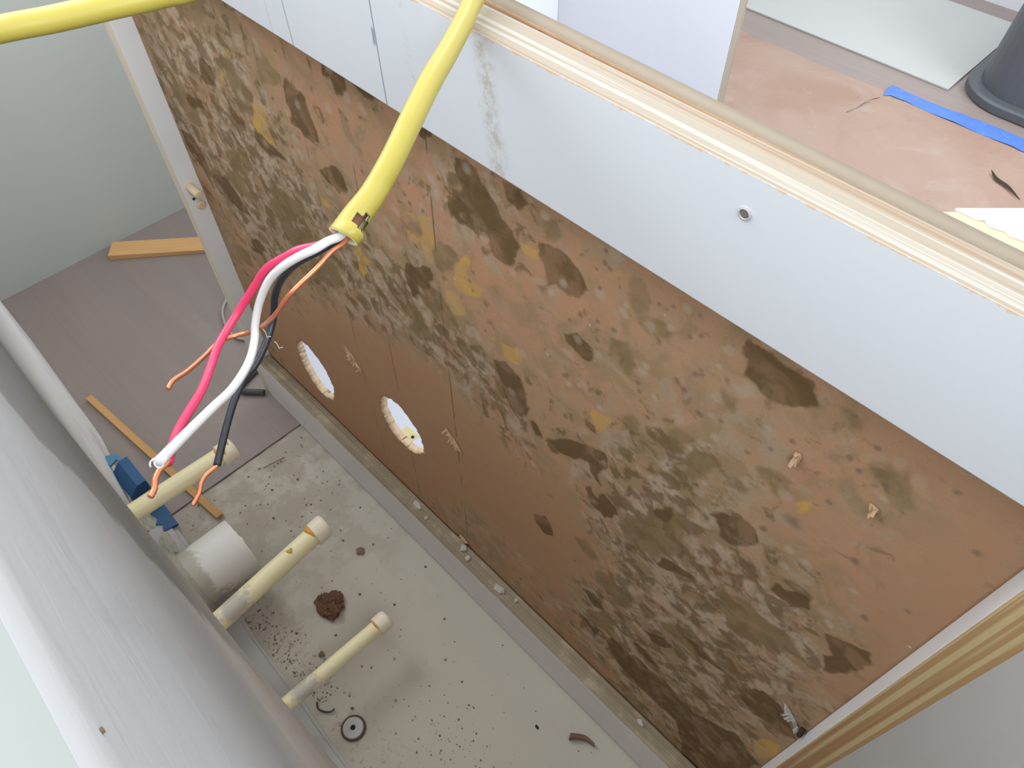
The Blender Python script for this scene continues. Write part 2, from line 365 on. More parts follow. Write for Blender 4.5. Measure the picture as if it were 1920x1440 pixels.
HEAVY_AREAS = [
 [(-668.3,539.0),(-577.7,590.6),(-512.3,611.9),(-486.4,572.3),(-473.4,527.0),(-460.4,490.6),(-407.0,484.9),(-328.2,502.8),(-308.1,486.1),(-266.0,463.9),(-224.0,416.3),(-201.7,384.1),(-259.7,381.4),(-350.1,383.6),(-394.8,375.2),(-520.9,339.3),(-615.8,320.4),(-661.4,384.2),(-719.3,436.3)],
 [(-148.6,429.8),(-106.5,511.3),(-87.1,521.5),(-55.6,467.3),(-14.6,460.5),(18.5,442.9),(37.4,410.6),(46.2,246.7),(20.4,64.1),(-48.1,81.7),(-128.1,114.0),(-146.3,240.6),(-124.2,387.6)],
 [(-278.3,597.7),(-227.0,610.7),(-223.3,561.4),(-259.4,554.9),(-277.8,560.2)],
]
DARK_SPOTS = [(-103.2,602.6,1.1),(-104.6,587.9,1.4),(-98.9,592.5,1.1),(-96.9,566.1,1.5),(-93.4,568.5,1.2),(-95.5,570.7,0.9),(-99.6,550.6,1.5),(-88.6,542.0,1.8),(-76.7,547.0,1.5),(-117.5,598.9,0.8),(-125.0,595.2,0.9),(-159.8,605.3,1.2),(-159.6,597.8,1.5),(-160.3,580.7,1.2),(-148.7,588.9,0.9),(-171.6,552.2,1.6),(-159.2,555.4,1.0),(-178.8,542.3,1.3),(-148.2,556.9,1.6),(-156.9,542.0,1.6),(-126.9,531.2,1.6),(-125.2,525.6,1.3),(-115.7,510.2,1.7),(-150.6,498.9,1.4),(-174.3,453.1,1.9),(-41.5,566.9,1.4),(-77.6,522.1,1.3),(-65.8,512.2,1.3),(-58.1,539.3,1.5),(-49.0,553.2,1.2),(-18.5,579.4,1.4),(-12.6,575.9,1.4),(-11.7,594.6,1.3),(-25.6,603.3,1.1),(-0.7,577.0,1.4),(20.4,597.9,1.3),(39.9,573.8,1.7),(39.0,509.8,1.3),(28.8,481.0,2.0),(19.0,354.3,2.1),(1.4,417.2,2.3),(11.9,438.1,1.9),(-33.5,492.1,1.7),(-21.1,467.9,1.4),(-21.4,460.2,1.4),(8.2,517.6,1.9),(-34.4,490.8,1.7),(-14.3,543.8,1.5),(-209.7,460.7,2.0),(-239.8,445.5,1.6),(-262.3,514.0,1.5),(-260.3,507.3,1.1),(-231.6,579.7,1.3),(-256.5,562.8,1.4),(-434.4,575.8,1.8),(-462.9,542.9,2.4),(-475.8,529.5,1.9),(-473.6,515.4,2.5),(-381.1,581.6,1.6),(-375.3,578.5,1.6),(-322.1,550.6,1.6),(-317.8,545.5,1.6),(-285.8,581.0,1.8),(-304.5,546.8,1.5),(-76.2,402.3,1.6),(-151.0,266.1,1.5),(-105.0,356.9,1.3),(-69.2,274.0,1.5),(-69.9,337.9,1.3),(-29.4,312.2,1.8),(-156.3,596.4,1.2),(-314.9,561.6,1.1),(-207.3,595.3,0.9),(-219.1,585.4,1.3),(-39.1,535.4,1.2),(-97.0,483.0,1.4),(-96.4,489.5,1.0),(-100.7,457.1,1.5),(-94.6,461.4,1.4),(-85.2,460.3,1.1),(-121.5,448.1,1.5),(-106.1,433.6,1.5),(-105.1,451.7,1.5)]
PALE_SPOTS = [(-260.4,599.9,3.3),(-292.8,575.4,3.3),(-290.6,566.9,3.3),(-213.0,583.5,1.3),(-200.7,602.4,2.5),(-193.7,552.8,2.3),(-184.5,565.6,2.6),(-144.6,574.8,2.1),(-142.9,579.9,1.8),(-110.6,602.3,2.2),(-116.2,585.1,2.0),(-125.1,542.2,2.5),(-124.2,547.4,2.2),(-115.6,529.9,1.9),(-142.5,572.4,1.8),(-148.5,487.6,2.1),(-174.6,487.2,2.2),(-166.3,493.8,1.8),(-178.8,514.4,1.7),(-193.3,499.6,1.4),(-86.3,580.9,1.4),(-76.3,533.0,2.2),(-54.1,563.7,2.3),(-86.6,511.6,1.6),(-72.7,491.4,1.7),(-17.7,489.9,2.7),(-7.4,489.6,2.3),(17.5,494.4,2.0),(19.6,453.4,2.5),(-15.5,473.4,2.4),(1.5,569.2,1.7),(-441.3,464.9,3.5),(-447.6,477.1,3.9),(-554.5,516.1,3.2),(-521.9,532.4,4.1),(-450.6,515.0,3.8),(-509.9,480.2,3.7),(-316.8,466.8,3.0),(-333.4,457.7,2.7),(-353.0,468.9,3.1),(-378.2,443.6,3.8),(-341.5,509.1,3.8),(-334.4,529.4,3.2),(-395.8,400.9,3.5),(-377.1,388.9,4.0),(-314.3,443.3,3.1),(-303.9,430.7,2.7),(-201.1,362.0,2.7),(-209.9,375.0,2.7),(-158.8,142.2,3.6),(-180.1,38.7,4.8),(-124.6,36.3,4.0),(-110.7,12.5,4.1),(-85.5,268.2,3.0),(-43.1,404.7,2.8),(-43.4,428.4,2.3),(-473.1,585.3,3.2),(-473.7,590.7,2.8)]

# ------------------------------------------------------------------ materials
CAB = (-0.32, 0.29, 0.0)       # base of the cabinet

def mat_melamine(name, col=(0.78, 0.80, 0.82)):
    m = NT(name, 0.38, 0.4)
    n = m.noise(9, 3)
    m.color(m.mix(n, tuple(c * 0.97 for c in col), col))
    return m.mat

def mat_ply(name, axis, base=(0.34, 0.29, 0.225), dirt=0.0, dirtcol=(0.20, 0.165, 0.110), pale=(0.42, 0.395, 0.345), brown=(0.28, 0.185, 0.12)):
    """end edge of plywood: veneer layers stacked along the given object axis"""
    m = NT(name, 0.7, 0.2)
    sc = [0.006, 0.006, 0.006]; sc['xyz'.index(axis)] = 1.0
    v = m.mapped(scale=tuple(sc))
    lay = m.noise(420, 2, 0.5, v)
    sc2 = [0.02, 0.02, 0.02]; sc2['xyz'.index(axis)] = 1.0
    fib = m.noise(2600, 3, 0.6, m.mapped(scale=tuple([0.05 if s < 1 else 1 for s in sc2])))
    c = m.mix(m.step(lay, 0.52, 0.60), base, pale)
    c = m.mix(m.math('MULTIPLY', m.step(lay, 0.44, 0.36), 0.75), c, brown)
    c = m.mix(m.step(fib, 0.60, 0.75, 0, 0.30), c, brown)
    sp = m.noise(55, 5, 0.7)
    c = m.mix(m.step(sp, 0.66, 0.75, 0, 0.45), c, (0.22, 0.15, 0.10))
    if dirt:
        dn = m.noise(26, 6, 0.65)
        c = m.mix(m.step(dn, 0.62 - 0.4 * dirt, 0.72 - 0.3 * dirt, 0.25 * dirt, 0.97 * dirt), c, dirtcol)
        wn = m.noise(75, 4, 0.6)
        c = m.mix(m.step(wn, 0.70, 0.74, 0, 0.8), c, (0.40, 0.37, 0.32))
    m.color(c); m.bump(fib, 0.25, 0.0006)
    return m.mat

def mat_rail_face():
    """white laminate with pencil lines and a grimy run"""
    m = NT('rail_white_laminate', 0.34, 0.45)
    ox, oy, oz = m.xyz()
    x = m.math('ADD', ox, CAB[0]); z = m.math('ADD', oz, CAB[2])
    n = m.noise(7, 3)
    c = m.mix(n, (0.66, 0.69, 0.715), (0.71, 0.735, 0.76))
    # vertical pencil lines
    for x0, z0, k, w, a in ((-0.2968, 0.6862, 0.036, 0.00035, 0.8), (-0.3803, 0.6586, 0.041, 0.0004, 0.6), (-0.4005, 0.65, 0.04, 0.0003, 0.25)):
        xl = m.math('MULTIPLY_ADD', m.math('SUBTRACT', z0, z), k, x0)
        d = m.math('ABSOLUTE', m.math('SUBTRACT', x, xl))
        c = m.mix(m.step(d, w * 0.5, w * 1.8, a, 0), c, (0.10, 0.12, 0.15))
    # pencil scribble beside the line
    d = m.math('ABSOLUTE', m.math('SUBTRACT', x, -0.2978))
    zz = m.math('ABSOLUTE', m.math('SUBTRACT', z, 0.6685))
    s = m.math('MULTIPLY', m.step(d, 0.0004, 0.0016, 1, 0), m.step(zz, 0.003, 0.0055, 0.75, 0))
    c = m.mix(s, c, (0.16, 0.19, 0.24))
    # grime running down below the cable
    wob = m.noise(60, 5, 0.6)
    xl = m.math('MULTIPLY_ADD', m.math('SUBTRACT', 0.68, z), 0.13, -0.2175)
    xl = m.math('MULTIPLY_ADD', m.math('SUBTRACT', wob, 0.5), 0.012, xl)
    d = m.math('ABSOLUTE', m.math('SUBTRACT', x, xl))
    fine = m.noise(260, 6, 0.7)
    g = m.math('MULTIPLY', m.step(d, 0.0005, 0.0085, 1, 0), m.step(fine, 0.40, 0.66, 0.1, 0.8))
    c = m.mix(g, c, (0.47, 0.43, 0.36))
    xl = m.math('MULTIPLY_ADD', m.math('SUBTRACT', wob, 0.5), 0.01, m.math('MULTIPLY_ADD', m.math('SUBTRACT', 0.68, z), 0.12, -0.272))
    d = m.math('ABSOLUTE', m.math('SUBTRACT', x, xl))
    g = m.math('MULTIPLY', m.step(d, 0.0003, 0.003, 1, 0), m.step(fine, 0.5, 0.7, 0.0, 0.6))
    c = m.mix(g, c, (0.45, 0.43, 0.38))
    # chipped laminate along the top edge
    e = m.math('ADD', z, m.math('MULTIPLY', m.math('SUBTRACT', m.noise(240, 5, 0.7), 0.5), 0.006))
    c = m.mix(m.step(e, 0.6970, 0.6976), c, (0.74, 0.56, 0.42))
    m.color(c)
    return m.mat

def mat_mould():
    """bare hardboard with mould: the patch outlines are stored on the mesh, broken up by noise"""
    m = NT('mouldy_hardboard', 0.82, 0.15)
    def attr(nm):
        a = m.new('ShaderNodeAttribute'); a.attribute_type = 'GEOMETRY'; a.attribute_name = nm
        s = m.new('ShaderNodeSeparateColor'); m.link(a.outputs['Color'], s.inputs[0])
        return s.outputs
    D, O, Y = attr('stain_a')[:3]
    DEN, N, G = attr('stain_b')[:3]
    HV = attr('stain_c')[0]
    n1 = m.noise(190, 7, 0.62)
    n2 = m.noise(48, 5, 0.6)
    n3 = m.noise(900, 3, 0.6)
    big = m.noise(9, 4, 0.6)
    j = m.math('MULTIPLY', m.math('SUBTRACT', n1, 0.5), 0.55)
    base = m.mix(m.step(n2, 0.35, 0.65), (0.400, 0.247, 0.165), (0.365, 0.240, 0.158))
    base = m.mix(m.step(big, 0.40, 0.62, 0, 0.75), base, (0.350, 0.252, 0.168))
    # clean area low down is browner
    base = m.mix(m.math('SUBTRACT', 1.0, DEN), base, m.mix(n2, (0.335, 0.212, 0.136), (0.355, 0.228, 0.150)))
    # thin mould haze, denser where the attribute says so
    hv = HV
    hv15 = m.math('MULTIPLY', hv, 0.15)
    hz = m.noise(34, 6, 0.58, dist=0.6)
    hz2 = m.noise(58, 6, 0.58, dist=0.5)
    hz3 = m.noise(75, 6, 0.57, dist=0.5)
    hz4 = m.noise(120, 6, 0.62)
    patchy = m.noise(12, 4, 0.5)
    c = base
    h = m.math('MULTIPLY', m.step(m.math('ADD', hz, hv15), 0.45, 0.63), DEN)
    c = m.mix(m.math('MULTIPLY', h, m.step(patchy, 0.3, 0.7, 0.35, 0.85)), c, (0.238, 0.192, 0.118))
    h2 = m.math('MULTIPLY', m.step(m.math('ADD', hz2, m.math('MULTIPLY', hv, 0.10)), 0.52, 0.68), DEN)
    c = m.mix(m.math('MULTIPLY', h2, m.math('MULTIPLY_ADD', hv, 0.12, 0.60)), c, m.mix(hv, (0.330, 0.285, 0.225), (0.420, 0.365, 0.300)))
    h4 = m.math('MULTIPLY', m.step(m.math('ADD', hz4, m.math('MULTIPLY', hv, 0.07)), 0.54, 0.74), DEN)
    c = m.mix(m.math('MULTIPLY', h4, 0.42), c, (0.255, 0.205, 0.160))
    h3 = m.math('MULTIPLY', m.step(m.math('ADD', hz3, m.math('MULTIPLY', hv, 0.13)), 0.575, 0.71), DEN)
    c = m.mix(m.math('MULTIPLY', h3, 0.70), c, (0.115, 0.084, 0.042))
    # traced patches
    y = m.step(m.math('ADD', Y, m.math('MULTIPLY', j, 0.8)), 0.36, 0.60)
    c = m.mix(m.math('MULTIPLY', y, m.step(hz2, 0.36, 0.58, 0.90, 0.45)), c, m.mix(n1, (0.49, 0.305, 0.075), (0.45, 0.32, 0.115)))
    o = m.step(m.math('ADD', O, j), 0.30, 0.72)
    c = m.mix(m.math('MULTIPLY', o, m.step(hz2, 0.35, 0.60, 0.45, 0.85)), c, m.mix(n2, (0.165, 0.125, 0.064), (0.205, 0.162, 0.088)))
    d = m.step(m.math('ADD', D, m.math('MULTIPLY', j, 0.9)), 0.31, 0.58)
    c = m.mix(m.math('MULTIPLY', d, m.step(hz, 0.36, 0.58, 0.60, 0.92)), c, m.mix(n1, (0.088, 0.058, 0.026), (0.140, 0.092, 0.046)))
    g = m.step(m.math('ADD', G, m.math('MULTIPLY', j, 0.9)), 0.25, 1.0)
    c = m.mix(m.math('MULTIPLY', g, 0.60), c, (0.385, 0.345, 0.295))
    # colonies scattered at random
    vd = m.voronoi(95); vc = m.new('ShaderNodeSeparateColor')
    m.link(m.voronoi(95, out='Color'), vc.inputs[0])
    rad = m.math('MULTIPLY_ADD', vc.outputs[0], 0.24, 0.06)
    sp = m.math('MULTIPLY', m.step(m.math('ADD', vd, m.math('MULTIPLY', j, 0.35)), m.math('MULTIPLY', rad, 0.6), rad, 1, 0), m.step(vc.outputs[1], 0.66, 0.70))
    c = m.mix(m.math('MULTIPLY', m.math('MULTIPLY', sp, DEN), 0.60), c, (0.150, 0.118, 0.098))
    vd2 = m.voronoi(62); vc2 = m.new('ShaderNodeSeparateColor')
    m.link(m.voronoi(62, out='Color'), vc2.inputs[0])
    sp2 = m.math('MULTIPLY', m.step(m.math('ADD', vd2, j), 0.14, 0.34, 1, 0), m.step(vc2.outputs[2], 0.60, 0.64))
    c = m.mix(m.math('MULTIPLY', m.math('MULTIPLY', sp2, DEN), 0.42), c, (0.390, 0.350, 0.310))
    k = m.step(m.math('ADD', N, m.math('MULTIPLY', j, 0.7)), 0.25, 1.0)
    c = m.mix(m.math('MULTIPLY', k, 0.72), c, (0.150, 0.115, 0.095))
    # white flecks
    vf = m.voronoi(70); vfc = m.new('ShaderNodeSeparateColor'); m.link(m.voronoi(70, out='Color'), vfc.inputs[0])
    fl = m.math('MULTIPLY', m.step(vf, 0.03, 0.09, 1, 0), m.step(vfc.outputs[0], 0.90, 0.91))
    c = m.mix(m.math('MULTIPLY', fl, 0.7), c, (0.62, 0.55, 0.44))
    # faint pencil lines
    ox, oy, oz = m.xyz()
    x = m.math('ADD', ox, CAB[0]); z = m.math('ADD', oz, CAB[2])
    ln = m.noise(30, 3)
    for x0, a in ((-0.2947, 0.75), (-0.377, 0.6), (-0.4367, 0.5)):
        dd = m.math('ABSOLUTE', m.math('SUBTRACT', x, x0))
        c = m.mix(m.math('MULTIPLY', m.step(dd, 0.0003, 0.0010, a, 0), m.step(ln, 0.42, 0.55)), c, (0.09, 0.065, 0.05))
    c = m.mix(m.step(n3, 0.30, 0.75, 0.10, 0.0), c, (0.10, 0.07, 0.04))
    c = m.mix(1.0, c, (1.38, 1.25, 1.09), 'MULTIPLY')
    m.color(c); m.bump(n1, 0.10, 0.0005)
    return m.mat

def mat_wood_floor():
    m = NT('grey_laminate', 0.42, 0.5)
    v = m.mapped(scale=(0.07, 1, 1))
    st = m.noise(45, 7, 0.60, v); st2 = m.noise(14, 4, 0.6, m.mapped(scale=(0.14, 1, 1)))
    br = m.new('ShaderNodeTexBrick')
    m.link(m.mapped(loc=(0.3, 0.03, 0)), br.inputs['Vector'])
    br.inputs['Scale'].default_value = 1.0
    br.inputs['Brick Width'].default_value = 1.2; br.inputs['Row Height'].default_value = 0.125
    br.inputs['Mortar Size'].default_value = 0.0008; br.inputs['Mortar Smooth'].default_value = 0.3
    br.inputs['Color1'].default_value = (0.30, 0.30, 0.30, 1); br.inputs['Color2'].default_value = (0.75, 0.75, 0.75, 1)
    sep = m.new('ShaderNodeSeparateColor'); m.link(br.outputs['Color'], sep.inputs[0])
    c = m.mix(st, (0.215, 0.167, 0.150), (0.315, 0.260, 0.235))
    c = m.mix(m.step(st2, 0.35, 0.7, 0, 0.7), c, (0.24, 0.20, 0.18))
    c = m.mix(m.math('MULTIPLY', m.math('SUBTRACT', sep.outputs[0], 0.3), 0.16), c, (0.25, 0.20, 0.18))
    c = m.mix(m.math('MULTIPLY', br.outputs['Fac'], 0.22), c, (0.16, 0.13, 0.12))
    m.color(c); return m.mat

def mat_slab():
    m = NT('dusty_slab', 0.85, 0.15)
    a = m.noise(6, 5, 0.6); b = m.noise(28, 7, 0.66); f = m.noise(140, 5, 0.7)
    c = m.mix(a, (0.51, 0.475, 0.395), (0.56, 0.52, 0.44))
    ox, oy, oz = m.xyz()
    # dirtier with mortar near the wooden floor (object x measured from slab middle)
    left = m.step(ox, -0.86, -0.52, 1, 0)
    dirt = m.math('MULTIPLY', m.step(m.math('ADD', b, m.math('MULTIPLY', left, 0.18)), 0.54, 0.70), m.math('MULTIPLY_ADD', left, 0.75, 0.12))
    c = m.mix(m.math('MULTIPLY', dirt, 0.85), c, (0.40, 0.35, 0.29))
    sp = m.math('MULTIPLY', m.step(f, 0.64, 0.72), m.math('MULTIPLY_ADD', left, 0.5, 0.15))
    c = m.mix(m.math('MULTIPLY', sp, 0.6), c, (0.30, 0.25, 0.20))
    w = m.noise(19, 6, 0.6)
    c = m.mix(m.math('MULTIPLY', m.step(w, 0.60, 0.70), m.math('MULTIPLY', left, 0.6)), c, (0.60, 0.57, 0.51))
    # brown spray of rust beside the wall
    rx = m.step(m.math('ABSOLUTE', m.math('ADD', oy, 0.49)), 0.005, 0.045, 1, 0)
    r = m.math('MULTIPLY', rx, m.step(m.noise(110, 6, 0.7), 0.52, 0.68))
    c = m.mix(m.math('MULTIPLY', r, 0.55), c, (0.22, 0.13, 0.08))
    m.color(c); m.bump(b, 0.15, 0.002)
    return m.mat

def mat_mud_wall(z0=0.0):
    """drywall: white paint above, grey joint compound with trowel streaks, its low zone lightened to offset shade"""
    m = NT('patched_drywall', 0.75, 0.2)
    ox, oy, oz = m.xyz()
    n = m.noise(7, 5, 0.6)
    st = m.noise(11, 5, 0.55, m.mapped(scale=(0.12, 1, 1)))
    st2 = m.noise(70, 5, 0.6, m.mapped(scale=(0.16, 1, 1)), dist=0.5)
    edge = m.math('ADD', ox, m.math('MULTIPLY', m.math('SUBTRACT', m.noise(16, 6, 0.62), 0.5), 0.10))
    painted = m.math('MULTIPLY', m.step(edge, -0.232, -0.212), m.step(m.math('ADD', oz, m.math('MULTIPLY', m.math('SUBTRACT', n, 0.5), 0.10)), 0.34, 0.52))
    mud = m.mix(st, (0.74, 0.73, 0.715), (0.80, 0.79, 0.78))  # low compound made paler than the paint to make up for deep shade
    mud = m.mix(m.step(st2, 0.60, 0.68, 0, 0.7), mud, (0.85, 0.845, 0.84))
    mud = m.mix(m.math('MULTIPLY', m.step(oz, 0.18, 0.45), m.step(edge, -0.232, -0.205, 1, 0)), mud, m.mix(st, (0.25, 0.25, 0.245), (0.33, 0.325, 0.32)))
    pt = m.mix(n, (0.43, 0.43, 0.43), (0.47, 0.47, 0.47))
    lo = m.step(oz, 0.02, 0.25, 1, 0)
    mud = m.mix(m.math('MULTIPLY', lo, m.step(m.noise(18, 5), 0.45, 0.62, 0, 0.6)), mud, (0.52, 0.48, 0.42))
    c = m.mix(painted, mud, pt)
    m.color(c)
    m.bump(m.math('ADD', m.math('MULTIPLY', st2, 0.7), st), 0.30, 0.003)
    return m.mat

def mat_cpvc(smear=True):
    m = NT('cream_pipe', 0.42, 0.4)
    n = m.noise(30, 4)
    ox, oy, oz = m.xyz()
    c = m.mix(n, (0.90, 0.79, 0.46), (0.92, 0.84, 0.55))
    # grey mortar smeared near the wall
    sm = m.math('MULTIPLY', m.step(m.math('ADD', oy, m.math('MULTIPLY', m.math('SUBTRACT', m.noise(60, 5), 0.5), 0.06)), 0.055, 0.035), m.step(m.noise(45, 5, 0.6), 0.44, 0.58))
    if smear: c = m.mix(m.math('MULTIPLY', sm, 0.85), c, (0.50, 0.47, 0.42))
    m.color(c); return m.mat

def mat_paper():
    m = NT('rosin_paper', 0.85, 0.15)
    a = m.noise(5, 6, 0.6, dist=0.5); b = m.noise(9, 5, 0.6, dist=0.8)
    c = m.mix(m.step(a, 0.35, 0.65), (0.32, 0.215, 0.165), (0.355, 0.255, 0.205))
    c = m.mix(m.step(b, 0.55, 0.70, 0, 0.5), c, (0.39, 0.315, 0.27))
    m.color(c); m.bump(a, 0.6, 0.02); return m.mat

def mat_wood(name, a=(0.55, 0.30, 0.12), b=(0.66, 0.40, 0.18)):
    m = NT(name, 0.65, 0.25)
    st = m.noise(160, 5, 0.6, m.mapped(scale=(0.06, 1, 1)))
    m.color(m.mix(st, a, b)); return m.mat

MEL = mat_melamine('white_melamine')
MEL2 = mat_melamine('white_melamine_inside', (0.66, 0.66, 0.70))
PLY_Y = mat_ply('plywood_edge_rail', 'y')
PLY_X = mat_ply('plywood_edge_side', 'x', base=(0.47, 0.29, 0.135), pale=(0.60, 0.47, 0.25), brown=(0.40, 0.21, 0.10))
PLY_L = mat_ply('plywood_edge_pale', 'x', base=(0.72, 0.64, 0.50), pale=(0.78, 0.72, 0.60), brown=(0.60, 0.50, 0.38))
PLY_DIRT = mat_ply('plywood_edge_dirty', 'y', base=(0.40, 0.32, 0.22), dirt=0.6, pale=(0.50, 0.42, 0.30))
RAILF = mat_rail_face()
MOULD = mat_mould()
MDF = plain('hardboard_edge', (0.60, 0.45, 0.30), 0.8, 0.2, 0.08, 200)
MDF_TOP = plain('hardboard_top_edge', (0.265, 0.22, 0.165), 0.8, 0.2, 0.06, 150)
TORN = plain('torn_fibre', (0.56, 0.36, 0.22), 0.9, 0.1, 0.18, 400)
TWIG = plain('twig_bark', (0.26, 0.18, 0.12), 0.85, 0.1)
SCREWH = plain('screw_hole_inside', (0.20, 0.165, 0.15), 0.9, 0.1, 0.3, 400)
DARK = plain('dark_hole', (0.05, 0.035, 0.025), 0.9, 0.1)
FLOORM = mat_wood_floor()
SLABM = mat_slab()
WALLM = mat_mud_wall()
WHITEWALL = plain('grey_white_wall', (0.43, 0.445, 0.41), 0.85, 0.15, 0.04, 3)
WALLTOP = plain('plaster_top', (0.33, 0.35, 0.33), 0.8, 0.2, 0.10, 12, 0.3)
CPVC = mat_cpvc()
CPVC_CLEAN = mat_cpvc(False)
CAPM = plain('cream_cap', (0.86, 0.77, 0.60), 0.42, 0.4, 0.05, 40)
ORANGE = plain('orange_cement', (0.78, 0.34, 0.03), 0.4, 0.4, 0.1, 80)
YELLOWISH = plain('yellow_cement', (0.55, 0.42, 0.06), 0.45, 0.4, 0.1, 80)
PVCW = None
def mat_drain():
    m = NT('white_drain_pipe', 0.45, 0.4)
    ox, oy, oz = m.xyz()
    n = m.noise(38, 6, 0.62)
    c = m.mix(m.noise(15), (0.72, 0.685, 0.64), (0.78, 0.75, 0.71))
    g = m.step(m.math('ADD', oy, m.math('MULTIPLY', m.math('SUBTRACT', n, 0.5), 0.09)), 0.018, 0.032, 1, 0)
    c = m.mix(m.math('MULTIPLY', g, 0.85), c, m.mix(n, (0.36, 0.33, 0.25), (0.50, 0.46, 0.39)))
    m.color(c); return m.mat
PVCW = mat_drain()
BLUE = plain('blue_plastic', (0.018, 0.085, 0.20), 0.45, 0.4, 0.2, 40)
BLUETAPE = plain('blue_tape', (0.07, 0.17, 0.62), 0.55, 0.3, 0.15, 60)
PAPER = mat_paper()
SHIM = mat_wood('cedar_shim')
STICK = mat_wood('cedar_stick', (0.50, 0.27, 0.10), (0.58, 0.34, 0.14))
DOWEL = mat_wood('dowel_wood', (0.66, 0.52, 0.34), (0.74, 0.60, 0.42))
JACKET = plain('yellow_jacket', (0.39, 0.325, 0.055), 0.38, 0.45, 0.05, 30)
JACKETIN = plain('jacket_inside', (0.80, 0.80, 0.55), 0.5, 0.4, 0.05, 60)
KRAFT = plain('kraft_filler', (0.20, 0.10, 0.06), 0.9, 0.1, 0.2, 300)
REDW = plain('red_insulation', (0.62, 0.035, 0.11), 0.30, 0.5, 0.06, 120)
WHITEW = plain('white_insulation', (0.66, 0.66, 0.65), 0.35, 0.45, 0.04, 120)
def mat_black():
    m = NT('black_insulation', 0.36, 0.5)
    n = m.noise(900, 4, 0.7); n2 = m.noise(260, 3)
    c = m.mix(m.step(n, 0.58, 0.74), (0.014, 0.019, 0.026), (0.11, 0.14, 0.18))  # pale specks put bluish, dusty highlights into the colour
    m.color(m.mix(m.step(n2, 0.40, 0.62, 0.75, 0.0), c, (0.016, 0.021, 0.028)))
    m.bump(n2, 0.3, 0.0003); return m.mat
BLACKW = mat_black()
COPPER = plain('bare_copper', (0.66, 0.235, 0.12), 0.36, 0.5, 0.12, 150, 0.2, metal=0.75)
GREYCORD = plain('pale_cord', (0.36, 0.34, 0.32), 0.6, 0.3)
DARKCORD = plain('dark_cord', (0.07, 0.07, 0.065), 0.6, 0.3)
BIN = plain('dark_grey_plastic', (0.08, 0.088, 0.097), 0.45, 0.4, 0.12, 200, 0.2)
BOARD = plain('cream_white_board', (0.43, 0.435, 0.42), 0.5, 0.35, 0.03, 6)
CLUMP = plain('brown_clump', (0.16, 0.085, 0.055), 0.95, 0.1, 0.4, 220, 0.8)
STEEL = plain('dull_steel', (0.46, 0.43, 0.42), 0.45, 0.4, 0.15, 120, metal=0.2)
RUST = plain('rusty_ring', (0.13, 0.085, 0.065), 0.8, 0.2, 0.3, 200)
CRUMB = plain('brown_crumbs', (0.24, 0.165, 0.12), 0.9, 0.1, 0.5, 60)
GREYCRUMB = plain('grey_crumbs', (0.38, 0.35, 0.31), 0.9, 0.1, 0.2, 60)
MORTAR = plain('grey_mortar', (0.42, 0.40, 0.33), 0.9, 0.1, 0.2, 90, 0.6)
PLASTER = plain('white_plaster', (0.52, 0.50, 0.45), 0.85, 0.2, 0.25, 300, 0.5)

# ------------------------------------------------------------------ setting
b = MB()
b.box(-1.156, -0.624, -0.40, 0.60, -0.02, 0.0)
b.box(-1.156, 1.20, 0.60, 1.87, -0.02, 0.0)
b.box(-1.156, 1.20, -2.20, -0.40, -0.02, 0.0)
struct(obj('floor', b, FLOORM, origin=(0, 0, -0.02)))
b = MB(); 
N = 60
edge = [(-0.6235 + random.uniform(-0.0012, 0.0006), -0.40 + k * 1.0 / N) for k in range(N + 1)]
b.prism([(0.45, 0.60), *reversed(edge), (0.45, -0.40)], -0.02, -0.003)
struct(obj('floor_slab', b, SLABM, origin=(0.289, 0.3, -0.02)))
b = MB().box(-1.256, -1.156, -0.40, 1.97, -0.02, 0.78)
struct(obj('wall_left', b, WHITEWALL))
b = MB().box(-1.156, 1.20, 1.87, 1.97, -0.02, 2.4)
struct(obj('wall_back', b, mat_melamine('white_wall', (0.78, 0.80, 0.83))))

b = MB().box(0.45, 0.55, -0.60, 0.70, -0.02, 1.08)
struct(obj('right_light_block', b, plain('beige_light_block', (0.36, 0.345, 0.33), 0.85, 0.15, 0.04, 3)))  # added out of view, its height set to shade the right end

# low wall the pipes come out of; it runs slightly skew to the cabinet
WK = -0.0265
def wall_base(x):
    return -0.2275 + WK * x
SAG_X = [-1.16, -0.90, -0.83, -0.766, -0.691, -0.61, -0.56, -0.463, -0.329, -0.267, -0.235, -0.15, 0.5]
SAG_S = [0, 0, 0.002, 0.013, 0.0264, 0.0385, 0.0405, 0.0433, 0.0323, 0.0285, 0.025, 0.022, 0.02]
def wall_y(x, z=0.1):
    """face of the low wall; it is hollowed towards the floor where the pipes come out"""
    return min(wall_base(x), -0.2 - float(np.interp(x, SAG_X, SAG_S)) * (0.8507 - z))
xs = [-1.156 + k * 2.2 / 110 for k in range(111)]
b = MB(); zs = [-0.003 + 0.7495 * k / 40 for k in range(41)]
rnd = random.Random(3)
xs = [x for x in xs if x < 0.44]
nx, nz = len(xs), len(zs)
def mudbump(x, z):
    return 0.0012 * math.sin(9 * x + 3 * z) + 0.001 * math.sin(31 * z + 5 * x) + 0.0008 * math.sin(57 * z - 11 * x)
for x in xs:
    for z in zs:
        top = min(1.0, (0.7465 - z) / 0.05)
        b.v.append((x, wall_y(x, z) - abs(mudbump(x, z)) * max(0, top) * 0.35, z))
for i in range(nx - 1):
    for k in range(nz - 1):
        a = i * nz + k
        b.face((a, a + nz, a + nz + 1, a + 1), 0)
n = len(b.v)
for x in xs: b.v.append((x, wall_base(x) - 0.14, 0.7465))
for x in xs: b.v.append((x, wall_base(x) - 0.14, -0.003))
for i in range(nx - 1):
    t = i * nz + nz - 1
    b.face((t, t + nz, n + i + 1, n + i), 1)
    b.face((n + i, n + i + 1, n + nx + i + 1, n + nx + i), 1)
